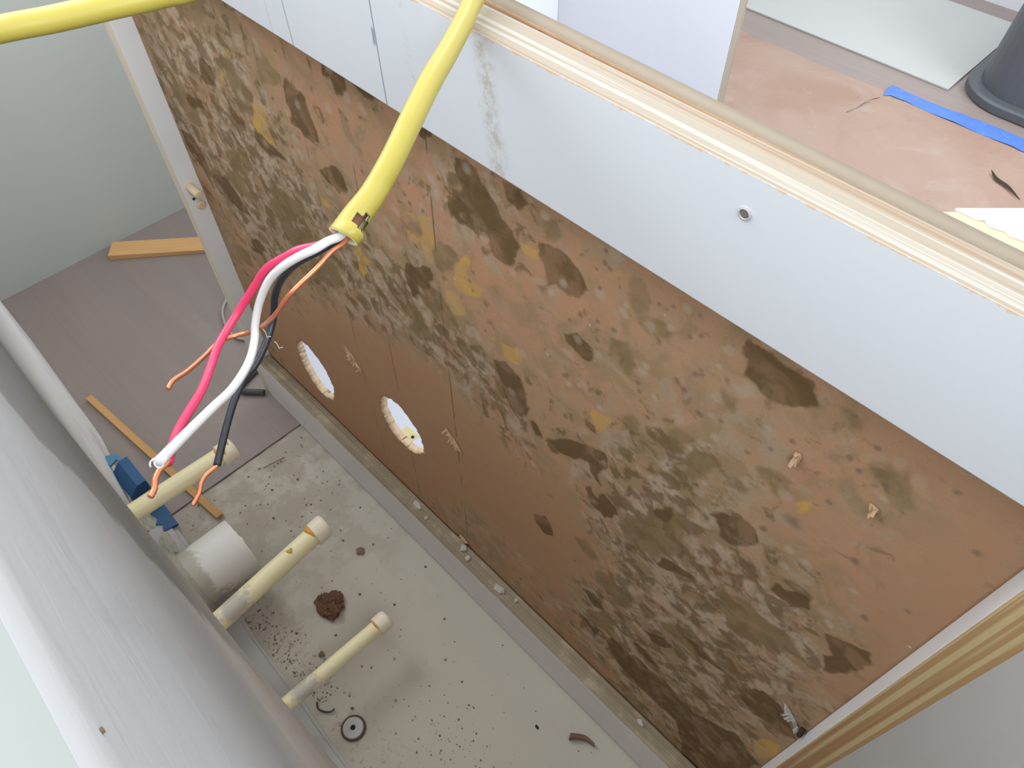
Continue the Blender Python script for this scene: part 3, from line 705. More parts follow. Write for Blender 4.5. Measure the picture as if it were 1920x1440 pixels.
wall_front = struct(obj('wall_front', b, [WALLM, WALLTOP], smooth=True, origin=(-0.05, -0.3, -0.003)))
b = MB().lathe([(0.0004, -0.0002), (0.0006, 0.0004)], (-0.0634, wall_base(-0.0634), 0.7292), 'y', 12)
obj('nail_hole', b, CRUMB, wall_front)
# strip along the foot of the low wall
b = MB()
prof = [(0.0, -0.003), (0.0085, -0.003), (0.0085, 0.004), (0.0050, 0.0045), (0.0045, 0.009), (0.0, 0.009)]
rings = []
for k in range(40):
    x = -0.615 + 1.05 * k / 39
    w = 1 + 0.10 * math.sin(k * 1.3)
    rings.append([(x, (wall_base(x) + p * w) if p > 0 else wall_y(x, 0.0) - 0.004, z) for p, z in prof])
b.rings(rings)
struct(obj('trim_1', b, plain('grey_foot_strip', (0.47, 0.45, 0.43), 0.8, 0.2, 0.15, 30)))

# ------------------------------------------------------------------ cabinet
cabinet = tag(empty('base_cabinet', CAB), 'open-topped white base cabinet with mouldy brown hardboard back, seen from behind', 'cabinet')
XL, XR, YP, ZT = -0.6938, 0.0544, 0.0201, 0.698
ZPT = 0.6962

# --- back panel as a fine sheet carrying the stain outlines
sx = np.linspace(XL, XR, 480); sz = np.linspace(0.004, ZPT, 446)
GX, GZ = np.meshgrid(sx, sz, indexing='ij')
mmx, mmz = GX * 1000, GZ * 1000
rs = np.random.RandomState(5)
def vnoise(x, z, cell, seed):
    r = np.random.RandomState(seed); T = r.rand(256, 256)
    u, v = x / cell + 500, z / cell + 500
    iu, iv = np.floor(u).astype(int), np.floor(v).astype(int)
    fu, fv = u - iu, v - iv
    fu = fu * fu * (3 - 2 * fu); fv = fv * fv * (3 - 2 * fv)
    a = T[iu % 256, iv % 256]; b_ = T[(iu + 1) % 256, iv % 256]
    c = T[iu % 256, (iv + 1) % 256]; d = T[(iu + 1) % 256, (iv + 1) % 256]
    return (a * (1 - fu) + b_ * fu) * (1 - fv) + (c * (1 - fu) + d * fu) * fv
def fbm(x, z, cell, seed):
    return sum(vnoise(x, z, cell / 2 ** i, seed + i) * 0.5 ** i for i in range(4)) / 1.875 - 0.5
WX = mmx + fbm(mmx, mmz, 14, 11) * 9
WZ = mmz + fbm(mmx, mmz, 14, 31) * 9
def poly_sdf(poly, X, Z):
    P = np.array(poly); n = len(P)
    d2 = np.full(X.shape, 1e9); ins = np.zeros(X.shape, bool)
    for i in range(n):
        a, b_ = P[i], P[(i + 1) % n]
        ex, ez = b_ - a
        L = ex * ex + ez * ez + 1e-9
        t = np.clip(((X - a[0]) * ex + (Z - a[1]) * ez) / L, 0, 1)
        d2 = np.minimum(d2, (X - a[0] - t * ex) ** 2 + (Z - a[1] - t * ez) ** 2)
        if abs(ez) > 1e-9:
            cnd = ((a[1] > Z) != (b_[1] > Z)) & (X < ex * (Z - a[1]) / ez + a[0])
            ins ^= cnd
    d = np.sqrt(d2)
    return np.where(ins, -d, d)
layers = {k: np.zeros(GX.shape) for k in 'DOYNG'}
for cls, poly in STAIN_PATCHES:
    key, amp = (cls, 1.0) if cls.isupper() else (cls.upper(), 0.62)
    P = np.array(poly); lo = P.min(0) - 14; hi = P.max(0) + 14
    i0, i1 = np.searchsorted(sx * 1000, [lo[0], hi[0]]); k0, k1 = np.searchsorted(sz * 1000, [lo[1], hi[1]])
    if i1 <= i0 or k1 <= k0: continue
    sl = (slice(i0, i1), slice(k0, k1))
    v = np.clip(0.5 - poly_sdf(poly, WX[sl], WZ[sl]) / 9.0, 0, 1) * amp
    layers[key][sl] = np.maximum(layers[key][sl], v)
def spots(lst, key, soft):
    for x, z, r in lst:
        i0, i1 = np.searchsorted(sx * 1000, [x - 3 * r - 3, x + 3 * r + 3]); k0, k1 = np.searchsorted(sz * 1000, [z - 3 * r - 3, z + 3 * r + 3])
        sl = (slice(i0, i1), slice(k0, k1))
        dd = np.hypot(mmx[sl] + (WX[sl] - mmx[sl]) * 0.4 - x, mmz[sl] + (WZ[sl] - mmz[sl]) * 0.4 - z)
        v = np.clip(1.0 - (dd - r * 0.5) / (r * soft + 1.2), 0, 1)
        layers[key][sl] = np.maximum(layers[key][sl], v)
spots(DARK_SPOTS, 'N', 1.0)
spots(PALE_SPOTS, 'G', 1.2)
dens = np.ones(GX.shape)
for poly in CLEAN_AREAS:
    s = poly_sdf(poly, WX + fbm(mmx, mmz, 40, 71) * 30, WZ + fbm(mmx, mmz, 40, 91) * 30)
    dens = np.minimum(dens, np.clip(0.5 + s / 34.0, 0.12, 1))

heavy = np.zeros(GX.shape)
for poly in HEAVY_AREAS:
    s = poly_sdf(poly, WX + fbm(mmx, mmz, 40, 171) * 40, WZ + fbm(mmx, mmz, 40, 191) * 40)
    heavy = np.maximum(heavy, np.clip(0.5 - s / 60.0, 0, 1))
HOLES = [(-0.5565, 0.160, 0.033, 0.047, 1), (-0.3860, 0.2215, 0.0335, 0.0385, 2)]
def hole_r(h, th):
    w = 1 + 0.025 * np.sin(3 * th + h[4]) + 0.02 * np.sin(7 * th + 2 * h[4]) + 0.016 * np.sin(17 * th + h[4]) + 0.012 * np.sin(29 * th)
    return w / np.sqrt((np.cos(th) / h[2]) ** 2 + (np.sin(th) / h[3]) ** 2)
PX, PZ = GX.copy(), GZ.copy()
inside = np.zeros(GX.shape, bool)
cell = max(sx[1] - sx[0], sz[1] - sz[0])
for h in HOLES:
    dx, dz = GX - h[0], GZ - h[1]
    r = np.hypot(dx, dz); th = np.arctan2(dz, dx); hr = hole_r(h, th)
    near = (np.abs(r - hr) < cell * 0.75)
    f = np.where(near, hr / np.maximum(r, 1e-6), 1)
    PX = np.where(near, h[0] + dx * f, PX); PZ = np.where(near, h[1] + dz * f, PZ)
    inside |= (r < hr) & ~near
# slight bow of the sheet away from the rail at its upper edge
bow = np.clip((GZ - 0.45) / 0.25, 0, 1) ** 1.5 * np.clip((-0.02 - GX) / 0.25, 0, 1) * np.clip((GX - XL) / 0.25, 0, 1) * 0.0048
PY = YP + bow + fbm(mmx, mmz, 260, 5) * 0.0006
T = 0.0085
nI, nK = GX.shape
idx = np.arange(nI * nK).reshape(nI, nK)
keep = np.ones((nI - 1, nK - 1), bool)
corner_in = [inside[:-1, :-1], inside[1:, :-1], inside[1:, 1:], inside[:-1, 1:]]
for c in corner_in: keep &= ~c
# cells whose four corners all lie on the outline are part of the opening
for h in HOLES:
    cx = (PX[:-1, :-1] + PX[1:, 1:]) / 2; cz = (PZ[:-1, :-1] + PZ[1:, 1:]) / 2
    r = np.hypot(cx - h[0], cz - h[1]); th = np.arctan2(cz - h[1], cx - h[0])
    keep &= ~(r < hole_r(h, th) * 0.985)
A = idx[:-1, :-1][keep]; B = idx[1:, :-1][keep]; Cc = idx[1:, 1:][keep]; Dd = idx[:-1, 1:][keep]
front = np.stack([A, B, Cc, Dd], 1)
back = np.stack([Dd, Cc, B, A], 1) + nI * nK
ed = np.concatenate([np.stack([A, B], 1), np.stack([B, Cc], 1), np.stack([Cc, Dd], 1), np.stack([Dd, A], 1)])
key = ed.min(1).astype(np.int64) * (nI * nK) + ed.max(1)
uq, inv, cnt = np.unique(key, return_inverse=True, return_counts=True)
be = ed[cnt[inv] == 1]
side = np.stack([be[:, 1], be[:, 0], be[:, 0] + nI * nK, be[:, 1] + nI * nK], 1)
verts = np.concatenate([np.stack([PX, PY, PZ], -1).reshape(-1, 3), np.stack([PX, PY + T, PZ], -1).reshape(-1, 3)])
faces = np.concatenate([front, back, side])
sz_mid = verts[side][:, :, 2].mean(1)
mi = np.concatenate([np.zeros(len(front), int), np.full(len(back), 2), np.where(sz_mid > ZPT - 0.002, 3, 1)])
used = np.zeros(len(verts), bool); used[faces.ravel()] = True
remap = np.cumsum(used) - 1
verts = verts[used] - np.array(CAB); faces = remap[faces]
me = bpy.data.meshes.new('back_panel')
me.vertices.add(len(verts)); me.vertices.foreach_set('co', verts.astype(np.float32).ravel())
me.loops.add(len(faces) * 4); me.loops.foreach_set('vertex_index', faces.astype(np.int32).ravel())
me.polygons.add(len(faces)); me.polygons.foreach_set('loop_start', np.arange(len(faces), dtype=np.int32) * 4)
me.polygons.foreach_set('loop_total', np.full(len(faces), 4, np.int32))
for m in (MOULD, MDF, MEL2, MDF_TOP): me.materials.append(m)
me.polygons.foreach_set('material_index', mi.astype(np.int32))
me.update(calc_edges=True)
def colattr(name, r, g, b_):
    a = me.color_attributes.new(name, 'FLOAT_COLOR', 'POINT')
    base = np.stack([r.ravel(), g.ravel(), b_.ravel(), np.ones(r.size)], 1)
    full = np.concatenate([base, base])[used]
    a.data.foreach_set('color', full.astype(np.float32).ravel())
colattr('stain_a', layers['D'], layers['O'], layers['Y'])
colattr('stain_b', dens, layers['N'], layers['G'])
colattr('stain_c', heavy, heavy, heavy)
me.validate()
back_panel = bpy.data.objects.new('back_panel', me); COL.objects.link(back_panel)
back_panel.parent = cabinet
back_panel['label'] = 'brown hardboard covered in mould patches'

# --- rails, sides, inside
b = MB().box(XL, XR, 0.0, 0.0182, 0.633, ZT, 0, {'+z': 1})
top_rail = obj('top_rail', b, [RAILF, PLY_Y], cabinet, bevel=0.0004)
top_rail['label'] = 'white laminate rail with bare plywood top edge'
b = MB().box(XL, XR, 0.0, 0.0185, 0.0, 0.0775, 0, {'+z': 1})
bottom_rail = obj('bottom_rail', b, [plain('dusty_white_laminate', (0.80, 0.76, 0.76), 0.5, 0.3, 0.06, 30), PLY_DIRT], cabinet, bevel=0.0005)
bottom_rail['label'] = 'low white rail with dirty plywood top edge'
b = MB().box(XL - 0.0165, XL, 0.0, 0.576, 0.0, ZT, 0, {'-y': 1, '+z': 1})
left_side = obj('side_panel', b, [MEL, PLY_L], cabinet, bevel=0.0004)
b = MB().box(XR, XR + 0.0165, 0.0, 0.576, 0.0, ZT, 0, {'-y': 1, '+z': 1})
right_side = obj('side_panel', b, [MEL, PLY_X], cabinet, bevel=0.0004)
b = MB().box(XL, XR, 0.0295, 0.576, 0.058, 0.0755, 0, {'+y': 1})
obj('bottom_panel', b, [MEL2, PLY_Y], cabinet)
b = MB().box(XL - 0.0165, -0.4215, 0.5765, 0.5945, 0.08, ZT, 0, {'+x': 1})
fp = obj('front_panel', b, [MEL2, PLY_Y], cabinet, bevel=0.0005)
# the next cabinet along, only its plain white back shows
nxt = tag(empty('base_cabinet', (0.26, 0.31, 0.0)), 'next white base cabinet to the right, only its plain grey-white back visible', 'cabinet')
b = MB().box(0.0745, 0.448, 0.0265, 0.0345, 0.0, ZPT, 0)
obj('back_panel', b, [mat_melamine('warm_white_laminate', (0.82, 0.785, 0.745))], nxt)  # one even warm white over the whole back
for x in (0.0745, 0.4315):
    b = MB().box(x, x + 0.0165, 0.0350, 0.576, 0.0, ZT, 0, {'+z': 1}); obj('side_panel', b, [MEL, PLY_X], nxt)
b = MB().box(0.0915, 0.431, 0.0350, 0.576, 0.058, 0.0755, 0); obj('bottom_panel', b, [MEL], nxt)
# corner brace: white laminate on a chipped core
core = [(-0.0372, 0.0292), (XR, 0.0292), (XR, 0.1215)]
lam = [(XR, 0.1215), (-0.0345, 0.0328)]
rj = random.Random(9)
for k in range(1, 40):
    x = -0.0345 + k * (XR + 0.0345) / 40
    lam.append((x, 0.0332 + rj.uniform(-0.0005, 0.0007) + (0.0008 if k % 9 == 4 else 0)))
lam.append((XR, 0.0325))
b = MB().prism(core, 0.680, 0.6958, 1).prism(lam[::-1], 0.6959, 0.6968, 0)
obj('corner_brace', b, [MEL, MDF], cabinet)['label'] = 'white corner brace with chipped edge'

# dowels in the left side panel
def dowel(y, z, length, r):
    b = MB(); c = (XL - 0.008, y, z)
    b.lathe([(r * 0.7, 0.0), (r, 0.0), (r, 0.008 + length - 0.0012), (r - 0.0012, 0.008 + length)], c, 'x', 20)
    # rotate slightly downwards not needed; dowels are square to the panel
    return obj('dowel', b, DOWEL, left_side, smooth=False)
dowel(0.0085, 0.3600, 0.020, 0.0046)
dowel(0.0122, 0.3345, 0.0035, 0.0050)
b = MB().lathe([(0.0016, 0.0), (0.0016, 0.0004)], (XL, 0.0075, 0.3445), 'x', 14)
obj('drill_hole', b, DARK, left_side)

# screw hole in the rail
b = MB()
hx, hz = -0.0879, 0.6827
b.lathe([(0.0019, 0.0), (0.0019, -0.0003), (0.0010, -0.0004)], (hx, 0, hz), 'y', 20, 0)
b.lathe([(0.0027, 0.0), (0.0027, -0.0005), (0.0020, -0.0008), (0.0018, -0.0002)], (hx, 0, hz), 'y', 24, 1)
obj('screw_hole', b, [SCREWH, plain('burred_laminate', (0.50, 0.50, 0.50), 0.6, 0.2, 0.2, 900)], top_rail)

# torn places on the hardboard
def torn(x, z, w, h, seed, slant=0.4, hang=0.0, mats=None, name='torn_fibre', parent=None, flecks=16):
    r = random.Random(seed); b = MB()
    y0 = YP - 0.0004
    n = 18; ring = []
    for k in range(n):
        a = 2 * math.pi * k / n
        q = r.uniform(0.7, 1.1)
        dx, dz = math.cos(a) * w * q, math.sin(a) * h * q
        ring.append((x + dx + slant * dz, y0, z + dz))
    c = len(b.v); b.v += ring
    inner = [((p[0] - x) * 0.55 + x + r.uniform(-1, 1) * w * 0.12, y0 - r.uniform(0.0005, 0.0026), (p[2] - z) * 0.55 + z) for p in ring]
    b.v += inner; b.v.append((x, y0 - 0.0012, z))
    for k in range(n):
        j = (k + 1) % n
        b.face((c + k, c + j, c + n + j, c + n + k), 0); b.face((c + n + k, c + n + j, c + 2 * n), 0)
    for k in range(flecks):          # loose slivers curling out
        a = r.uniform(0, 6.28); q = r.uniform(0.2, 0.95)
        px, pz = x + math.cos(a) * w * q + slant * math.sin(a) * h * q, z + math.sin(a) * h * q
        L = r.uniform(0.003, 0.008); wd = r.uniform(0.0004, 0.0011)
        dx, dz = r.uniform(-0.5, 0.5) + slant * 0.4, -1
        l = math.hypot(dx, dz); dx /= l; dz /= l
        out = r.uniform(0.001, 0.004)
        p0 = (px - dz * wd, y0 - 0.0004, pz + dx * wd); p1 = (px + dz * wd, y0 - 0.0004, pz - dx * wd)
        q0 = (px + dx * L * 0.6 - dz * wd * 0.8, y0 - out, pz + dz * L * 0.6 + dx * wd); q1 = (px + dx * L * 0.6 + dz * wd * 0.8, y0 - out, pz + dz * L * 0.6 - dx * wd)
        e = (px + dx * L, y0 - out * 0.8 - hang, pz + dz * L)
        t = 0.0003
        for yo in (0, -t):
            i = len(b.v)
            b.v += [(v[0], v[1] + yo, v[2]) for v in (p0, p1, q1, q0, e)]
            b.face((i, i + 1, i + 2, i + 3), 0); b.face((i + 3, i + 2, i + 4), 0)
    if mats is None: mats = [TORN]
    return obj(name, b, mats, parent or back_panel)
torn(-0.4520, 0.2715, 0.0075, 0.0150, 1, slant=-0.75)
torn(-0.2995, 0.2885, 0.0055, 0.0125, 2, slant=-0.75, flecks=10)
torn(-0.0369, 0.5608, 0.0022, 0.0024, 3, slant=0.0, flecks=5)
torn(0.0012, 0.5608, 0.0028, 0.0020, 4, slant=0.0, flecks=5)
torn(0.0415, 0.3205, 0.0036, 0.0105, 5, slant=-0.9, mats=[PLASTER], name='plaster_smear', flecks=8)
b = MB().lathe([(0.0018, 0.0), (0.0018, -0.006), (0.0008, -0.007)], (0.0512, YP, 0.3185), 'y', 12)
obj('screw_tip', b, DARK, back_panel)
# fibres hanging from the rims of the holes
def rim_fibres(h, seed):
    r = random.Random(seed); b = MB()
    for k in range(46):
        th = r.uniform(0, 2 * math.pi)
        rr = float(hole_r(h, np.array(th))) * r.uniform(0.99, 1.03)
        x, z = h[0] + rr * math.cos(th), h[1] + rr * math.sin(th)
        L = r.uniform(0.0012, 0.005); wd = r.uniform(0.0003, 0.0008)
        tx, tz = -math.sin(th), math.cos(th)
        y0 = YP + r.uniform(-0.0003, T * 0.9)
        e = (x - math.cos(th) * L * r.uniform(0.0, 0.7) + tx * r.uniform(-1, 1) * 0.002, y0 - r.uniform(0, 0.002), z - math.sin(th) * L * 0.5 - L * 0.4)
        i = len(b.v)
        b.v += [(x - tx * wd, y0, z - tz * wd), (x + tx * wd, y0, z + tz * wd), e, (x, y0 + 0.0006, z)]
        b.face((i, i + 1, i + 2)); b.face((i + 1, i + 3, i + 2)); b.face((i + 3, i, i + 2))
    return obj('frayed_rim', b, TORN, back_panel)
rim_fibres(HOLES[0], 21); rim_fibres(HOLES[1], 22)

# ------------------------------------------------------------------ loose plaster lying on the lower rail
def lump(name, c, r, seed, mat, squash=0.6, parent=None, n=2, jag=0.35):
    rr = random.Random(seed)
    bm = bmesh.new(); bmesh.ops.create_icosphere(bm, subdivisions=n, radius=1.0)
    ph = [rr.uniform(0, 6.28) for _ in range(9)]
    b = MB()
    for v in bm.verts:
        p = v.co
        q = 1 + jag * 0.5 * (math.sin(3 * p.x + ph[0]) * math.sin(2.7 * p.y + ph[1]) + math.sin(5 * p.y + ph[2]) * math.sin(4 * p.z + ph[3])) + rr.uniform(-jag, jag) * 0.35
        sx_, sy_ = (r if not isinstance(r, tuple) else r[0]), (r if not isinstance(r, tuple) else r[1])
        b.v.append((c[0] + p.x * q * sx_, c[1] + p.y * q * sy_, c[2] + max(p.z * q, -0.75) * min(sx_, sy_) * squash + min(sx_, sy_) * squash * 0.75))
    for f in bm.faces: b.face([v.index for v in f.verts])
    bm.free()
    return obj(name, b, mat, parent)
for i, (x, y, r, lab) in enumerate([
        (-0.3740, 0.0125, (0.0075, 0.0030), 'long white plaster flake on the lower rail, nearest the round holes'),
        (-0.3545, 0.0085, 0.0024, 'small white plaster crumb just right of the long flake on the lower rail'),
        (-0.2960, 0.0135, 0.0040, 'white plaster crumb at the torn nick in the lower rail'),
        (-0.2840, 0.0085, 0.0030, 'pale plaster crumb just right of the torn nick in the lower rail'),
        (-0.2335, 0.0085, (0.0065, 0.0040), 'jagged grey-white plaster lump midway along the lower rail'),
        (-0.2120, 0.0125, 0.0022, 'small plaster crumb just right of the jagged lump on the lower rail'),
        (-0.0400, 0.0120, (0.0040, 0.0022), 'pale plaster sliver near the dark right end of the lower rail')]):
    o = lump('plaster_crumb', (x, y, 0.0775), r, 40 + i, PLASTER, 0.55)
    tag(o, lab, 'plaster', 'plaster crumbs on the lower rail')
b = MB()
torn_nick = torn(-0.3015, 0.0835, 0.0085, 0.0045, 8, slant=-0.6, flecks=10)

# ------------------------------------------------------------------ cable with stripped wires
WHITE = [(-0.1695,-0.1101,0.6904),(-0.169,-0.1155,0.6916),(-0.1695,-0.1204,0.6911),(-0.1738,-0.1244,0.6877),(-0.1792,-0.1284,0.6824),(-0.1849,-0.1321,0.6749),(-0.1886,-0.1365,0.6653),(-0.1884,-0.1408,0.6578),(-0.1852,-0.1447,0.6536),(-0.1782,-0.1515,0.6537),(-0.1682,-0.1621,0.6587),(-0.1591,-0.1719,0.6666),(-0.1458,-0.1839,0.6788),(-0.1329,-0.1944,0.6908)]
RED = [(-0.1707,-0.1093,0.689),(-0.1736,-0.1162,0.6876),(-0.1783,-0.1218,0.686),(-0.1816,-0.1255,0.6832),(-0.1871,-0.1308,0.6778),(-0.1905,-0.1357,0.6705),(-0.1926,-0.1427,0.6629),(-0.1908,-0.1509,0.6589),(-0.1872,-0.1567,0.6582),(-0.1797,-0.1636,0.6593),(-0.1703,-0.1708,0.6632),(-0.1603,-0.1787,0.6693),(-0.1511,-0.1851,0.6752),(-0.1428,-0.1901,0.6797),(-0.1387,-0.1926,0.6814)]
REDTIP = [(-0.1394,-0.1919,0.6814),(-0.1387,-0.1928,0.6814),(-0.1378,-0.1953,0.6818),(-0.136,-0.1975,0.6817),(-0.134,-0.199,0.6813),(-0.1325,-0.2009,0.6814)]
BLACK = [(-0.1706,-0.1089,0.6876),(-0.1715,-0.1131,0.6877),(-0.1749,-0.1174,0.6846),(-0.1835,-0.1208,0.6767),(-0.1943,-0.122,0.6648),(-0.2026,-0.123,0.6536),(-0.2072,-0.1244,0.6444),(-0.2091,-0.1255,0.6372),(-0.2084,-0.1281,0.6327),(-0.2065,-0.132,0.6297),(-0.2036,-0.1378,0.6268),(-0.2015,-0.1433,0.6247),(-0.2001,-0.1489,0.6236),(-0.1961,-0.1568,0.6211),(-0.1913,-0.1637,0.6185),(-0.1859,-0.1705,0.6158),(-0.1804,-0.1771,0.6133)]
BLACKTIP = [(-0.1809,-0.1764,0.6138),(-0.1803,-0.1779,0.6132),(-0.1795,-0.1822,0.6135),(-0.1778,-0.1853,0.6132),(-0.1753,-0.1879,0.6125),(-0.173,-0.1922,0.6118)]
BARE = [(-0.1679,-0.11,0.6889),(-0.1672,-0.1161,0.6887),(-0.1664,-0.123,0.6867),(-0.1668,-0.1297,0.6841),(-0.1682,-0.1344,0.6807),(-0.1742,-0.1382,0.6707),(-0.1859,-0.1397,0.6572),(-0.195,-0.1419,0.6483),(-0.199,-0.1464,0.6467),(-0.1984,-0.1527,0.6488),(-0.1932,-0.1609,0.6518),(-0.1888,-0.1685,0.6547),(-0.1863,-0.1741,0.657),(-0.1841,-0.1772,0.6573)]
CABLE = [(-0.169,-0.11,0.69),(-0.1708,-0.1026,0.6931),(-0.1733,-0.0931,0.6956),(-0.1779,-0.0807,0.6998),(-0.1855,-0.0657,0.7039),(-0.1963,-0.0475,0.7060),(-0.2084,-0.0281,0.7055),(-0.2218,-0.0076,0.7050),(-0.2340,0.0120,0.7060),
         (-0.250,0.055,0.711),(-0.262,0.105,0.725),(-0.282,0.140,0.748),(-0.305,0.142,0.770),(-0.318,0.112,0.783),(-0.310,0.060,0.783),(-0.285,0.000,0.768),(-0.268,-0.050,0.745),
         (-0.2658,-0.0883,0.7326),(-0.2708,-0.1022,0.7305),(-0.278,-0.1185,0.7295),(-0.286,-0.1343,0.7281),(-0.2932,-0.1495,0.7275),(-0.3087,-0.1719,0.7237),(-0.330,-0.196,0.713),(-0.355,-0.228,0.700)]
CABLE = [(x, y, z) for x, y, z in CABLE]
cable = tag(empty('electrical_cable', (-0.355, -0.228, 0.700)), 'yellow jacketed electrical cable draped over the white rail, its stripped wires hanging', 'cable')
path = spline(CABLE, 10)
RJ = 0.00425
def jacket_shape(t, a):
    L = t * (len(path) - 1) / 10.0          # in control-point units
    e = max(0.0, 1 - L / 2.2)
    return 1 + 0.18 * e * e + 0.05 * e * math.cos(2 * a) - (0.07 * math.cos(a * 2) if L > 2.2 else 0)
b = MB()
seg = 24
b.tube(path, RJ, seg, 0, cap=False, shape=jacket_shape)
# wall thickness: inner skin near the cut end
inner_path = path[:26]
start = len(b.v)
b.tube(inner_path, RJ - 0.0008, seg, 1, cap=False, shape=lambda t, a: jacket_shape(t * 25 / (len(path) - 1), a))
for k in range(seg):
    j = (k + 1) % seg
    b.face((k, j, start + j, start + k), 1)
# nick in the jacket next to its cut end (open faces on the side turned right)
T0 = (path[12] - path[10]).normalized()
want = Vector((0.704, 0.710, 0.0)) * 0.85 + Vector((0.434, -0.427, 0.793)) * 0.45 + Vector((0.56, -0.56, -0.61)) * 0.1
ringc = path[8]
best = max(range(seg), key=lambda k: (Vector(b.v[8 * seg + k]) - ringc).dot(want))
for ri, amt in ((0, 0.0004), (1, 0.0008), (2, 0.0012), (3, 0.0014), (4, 0.0013), (5, 0.0006)):      # lip bent outwards below the nick
    for dk in range(-4, 5):
        for base_i in (0, start):
            q = base_i + ri * seg + (best + dk) % seg
            v = Vector(b.v[q]); b.v[q] = tuple(v + (v - path[ri]).normalized() * amt * math.cos(dk / 4.5 * 1.57))
drop = set()
for ri in range(5, 12):
    for dk in ((-1, 0) if ri in (5, 10, 11) else (-3, -2, -1, 0, 1, 2)):
        drop.add((ri, (best + dk) % seg))
nf, nm = [], []
inner_face0 = (len(path) - 1) * seg
for fi, f in enumerate(b.f):
    if fi < inner_face0 and (fi // seg, fi % seg) in drop: continue
    if inner_face0 <= fi < inner_face0 + 25 * seg and ((fi - inner_face0) // seg, (fi - inner_face0) % seg) in drop: continue
    nf.append(f); nm.append(b.m[fi])
b.f, b.m = nf, nm
jacket = obj('jacket', b, [JACKET, JACKETIN], cable, smooth=True)
b = MB().tube(path[4:24], RJ * 0.62, 14, 0)
obj('paper_filler', b, KRAFT, jacket, smooth=True)
def wire(name, pts, r, mat, label, tip=None):
    off = (Vector(pts[0]) - path[0]) * 0.6
    b = MB().tube(spline([path[14] + off, path[7] + off] + list(pts), 8), r, 16, 0)
    o = obj(name, b, mat, cable, smooth=True)
    o['label'] = label
    if tip:
        p = spline(tip, 8)
        rr = random.Random(len(label))
        b = MB().tube(p, 0.00084, 12, 0, shape=lambda t, a: 1 + (0.10 * math.sin(70 * t) * math.sin(a * 2) if t > 0.45 else 0))
        obj('bare_tip', b, COPPER, o, smooth=True)['label'] = 'bare copper tip'
    return o
wire('insulated_wire', RED, 0.00142, REDW, 'red insulated wire', REDTIP)
ww = wire('insulated_wire', WHITE, 0.00142, WHITEW, 'white insulated wire')
wire('insulated_wire', BLACK, 0.00142, BLACKW, 'black insulated wire', BLACKTIP)
wire('ground_wire', BARE, 0.00083, COPPER, 'bare copper ground wire')
# frayed ring of insulation at the end of the white wire
e = Vector(WHITE[-1]); dirw = (Vector(WHITE[-1]) - Vector(WHITE[-2])).normalized()
u = dirw.cross(Vector((0, 0, 1))).normalized(); w = dirw.cross(u)
pts = [e + dirw * (0.0001 + 0.0026 * k / 14) + (u * math.cos(k * 0.55) + w * math.sin(k * 0.55)) * (0.0010 + 0.0006 * math.sin(k * 0.23)) for k in range(13)]
b = MB().tube(pts, 0.00024, 8)
obj('frayed_end', b, WHITEW, ww, smooth=True)
# little curls of nylon skin peeling from the wires
def curl(p, d, seed):
    r = random.Random(seed); P = Vector(p); D = Vector(d)
    pts = [P + D * (0.0011 * k) + Vector((0.0007 * math.sin(k * 1.1), 0.0006 * math.cos(k * 0.9), 0.0008 * math.sin(k * 1.3 + 1))) for k in range(6)]
    return obj('nylon_curl', MB().tube(spline(pts, 5), 0.00011, 6), WHITEW, ww, smooth=True)
curl((-0.1858, -0.1408, 0.6556), (0.6, 0.3, -0.5), 1)
curl((-0.2020, -0.1330, 0.6290), (0.8, 0.3, -0.2), 2)

# ------------------------------------------------------------------ pipes standing out of the low wall
def stub(x, z, y1, r, rc, cap_len, label, collar, x1=None, mat=None):
    x1 = x if x1 is None else x1
    y0 = wall_y(x) - 0.012
    root = tag(empty('water_pipe', (x, wall_y(x), z)), label, 'pipe', 'capped water pipes out of the low wall')
    yc = y1 - cap_len
    def cx(y): return x + (x1 - x) * (y - y0) / (y1 - y0)
    b = MB(); rings = []
    for y in np.linspace(y0, yc + 0.006, 14):
        rings.append([(cx(y) + r * math.cos(2 * math.pi * k / 28), y, z + r * math.sin(2 * math.pi * k / 28)) for k in range(28)])
    b.rings(rings)
    obj('pipe', b, mat or CPVC, root, smooth=True)
    b = MB(); rings = []
    for q, y in ((rc - 0.0016, yc), (rc, yc + 0.0008), (rc, y1 - 0.004), (rc - 0.0012, y1 - 0.0012), (rc - 0.004, y1), (0.0006, y1 + 0.0004)):
        rings.append([(cx(y) + q * math.cos(2 * math.pi * k / 32), y, z + q * math.sin(2 * math.pi * k / 32)) for k in range(32)])
    b.rings(rings)
    obj('cap', b, CAPM, root, smooth=False)
    # solvent cement squeezed out at the joint
    b = MB(); rings = []
    for k in range(41):
        a = collar[0] + (collar[1] - collar[0]) * k / 40
        s = math.sin(math.pi * k / 40)
        th = collar[2] * s + 0.0002
        q = r + 0.0002
        rings.append([(cx(yc) + (q + dq) * math.cos(a), yc + dy, z + (q + dq) * math.sin(a)) for dq, dy in ((-0.001, 0.002), (0.0012 * s + 0.0004, 0.001), (0.0009 * s + 0.0003, -th * 0.7), (-0.0008, -th))])
    b.rings(rings)
    obj('cement_bead', b, ORANGE, root, smooth=True)
    return root
PI = math.pi
p1 = stub(-0.5710, 0.116, -0.1005, 0.0108, 0.0135, 0.020, 'cream water pipe with orange-smeared cap, over the wooden floor beside the blue box', (0.3 * PI, 0.7 * PI, 0.003), x1=-0.5660, mat=CPVC_CLEAN)
p2 = stub(-0.4037, 0.100, -0.0811, 0.0110, 0.0138, 0.019, 'cream water pipe with bold orange bead, beside the white drain stub', (0.25 * PI, 1.05 * PI, 0.0055), x1=-0.4177)
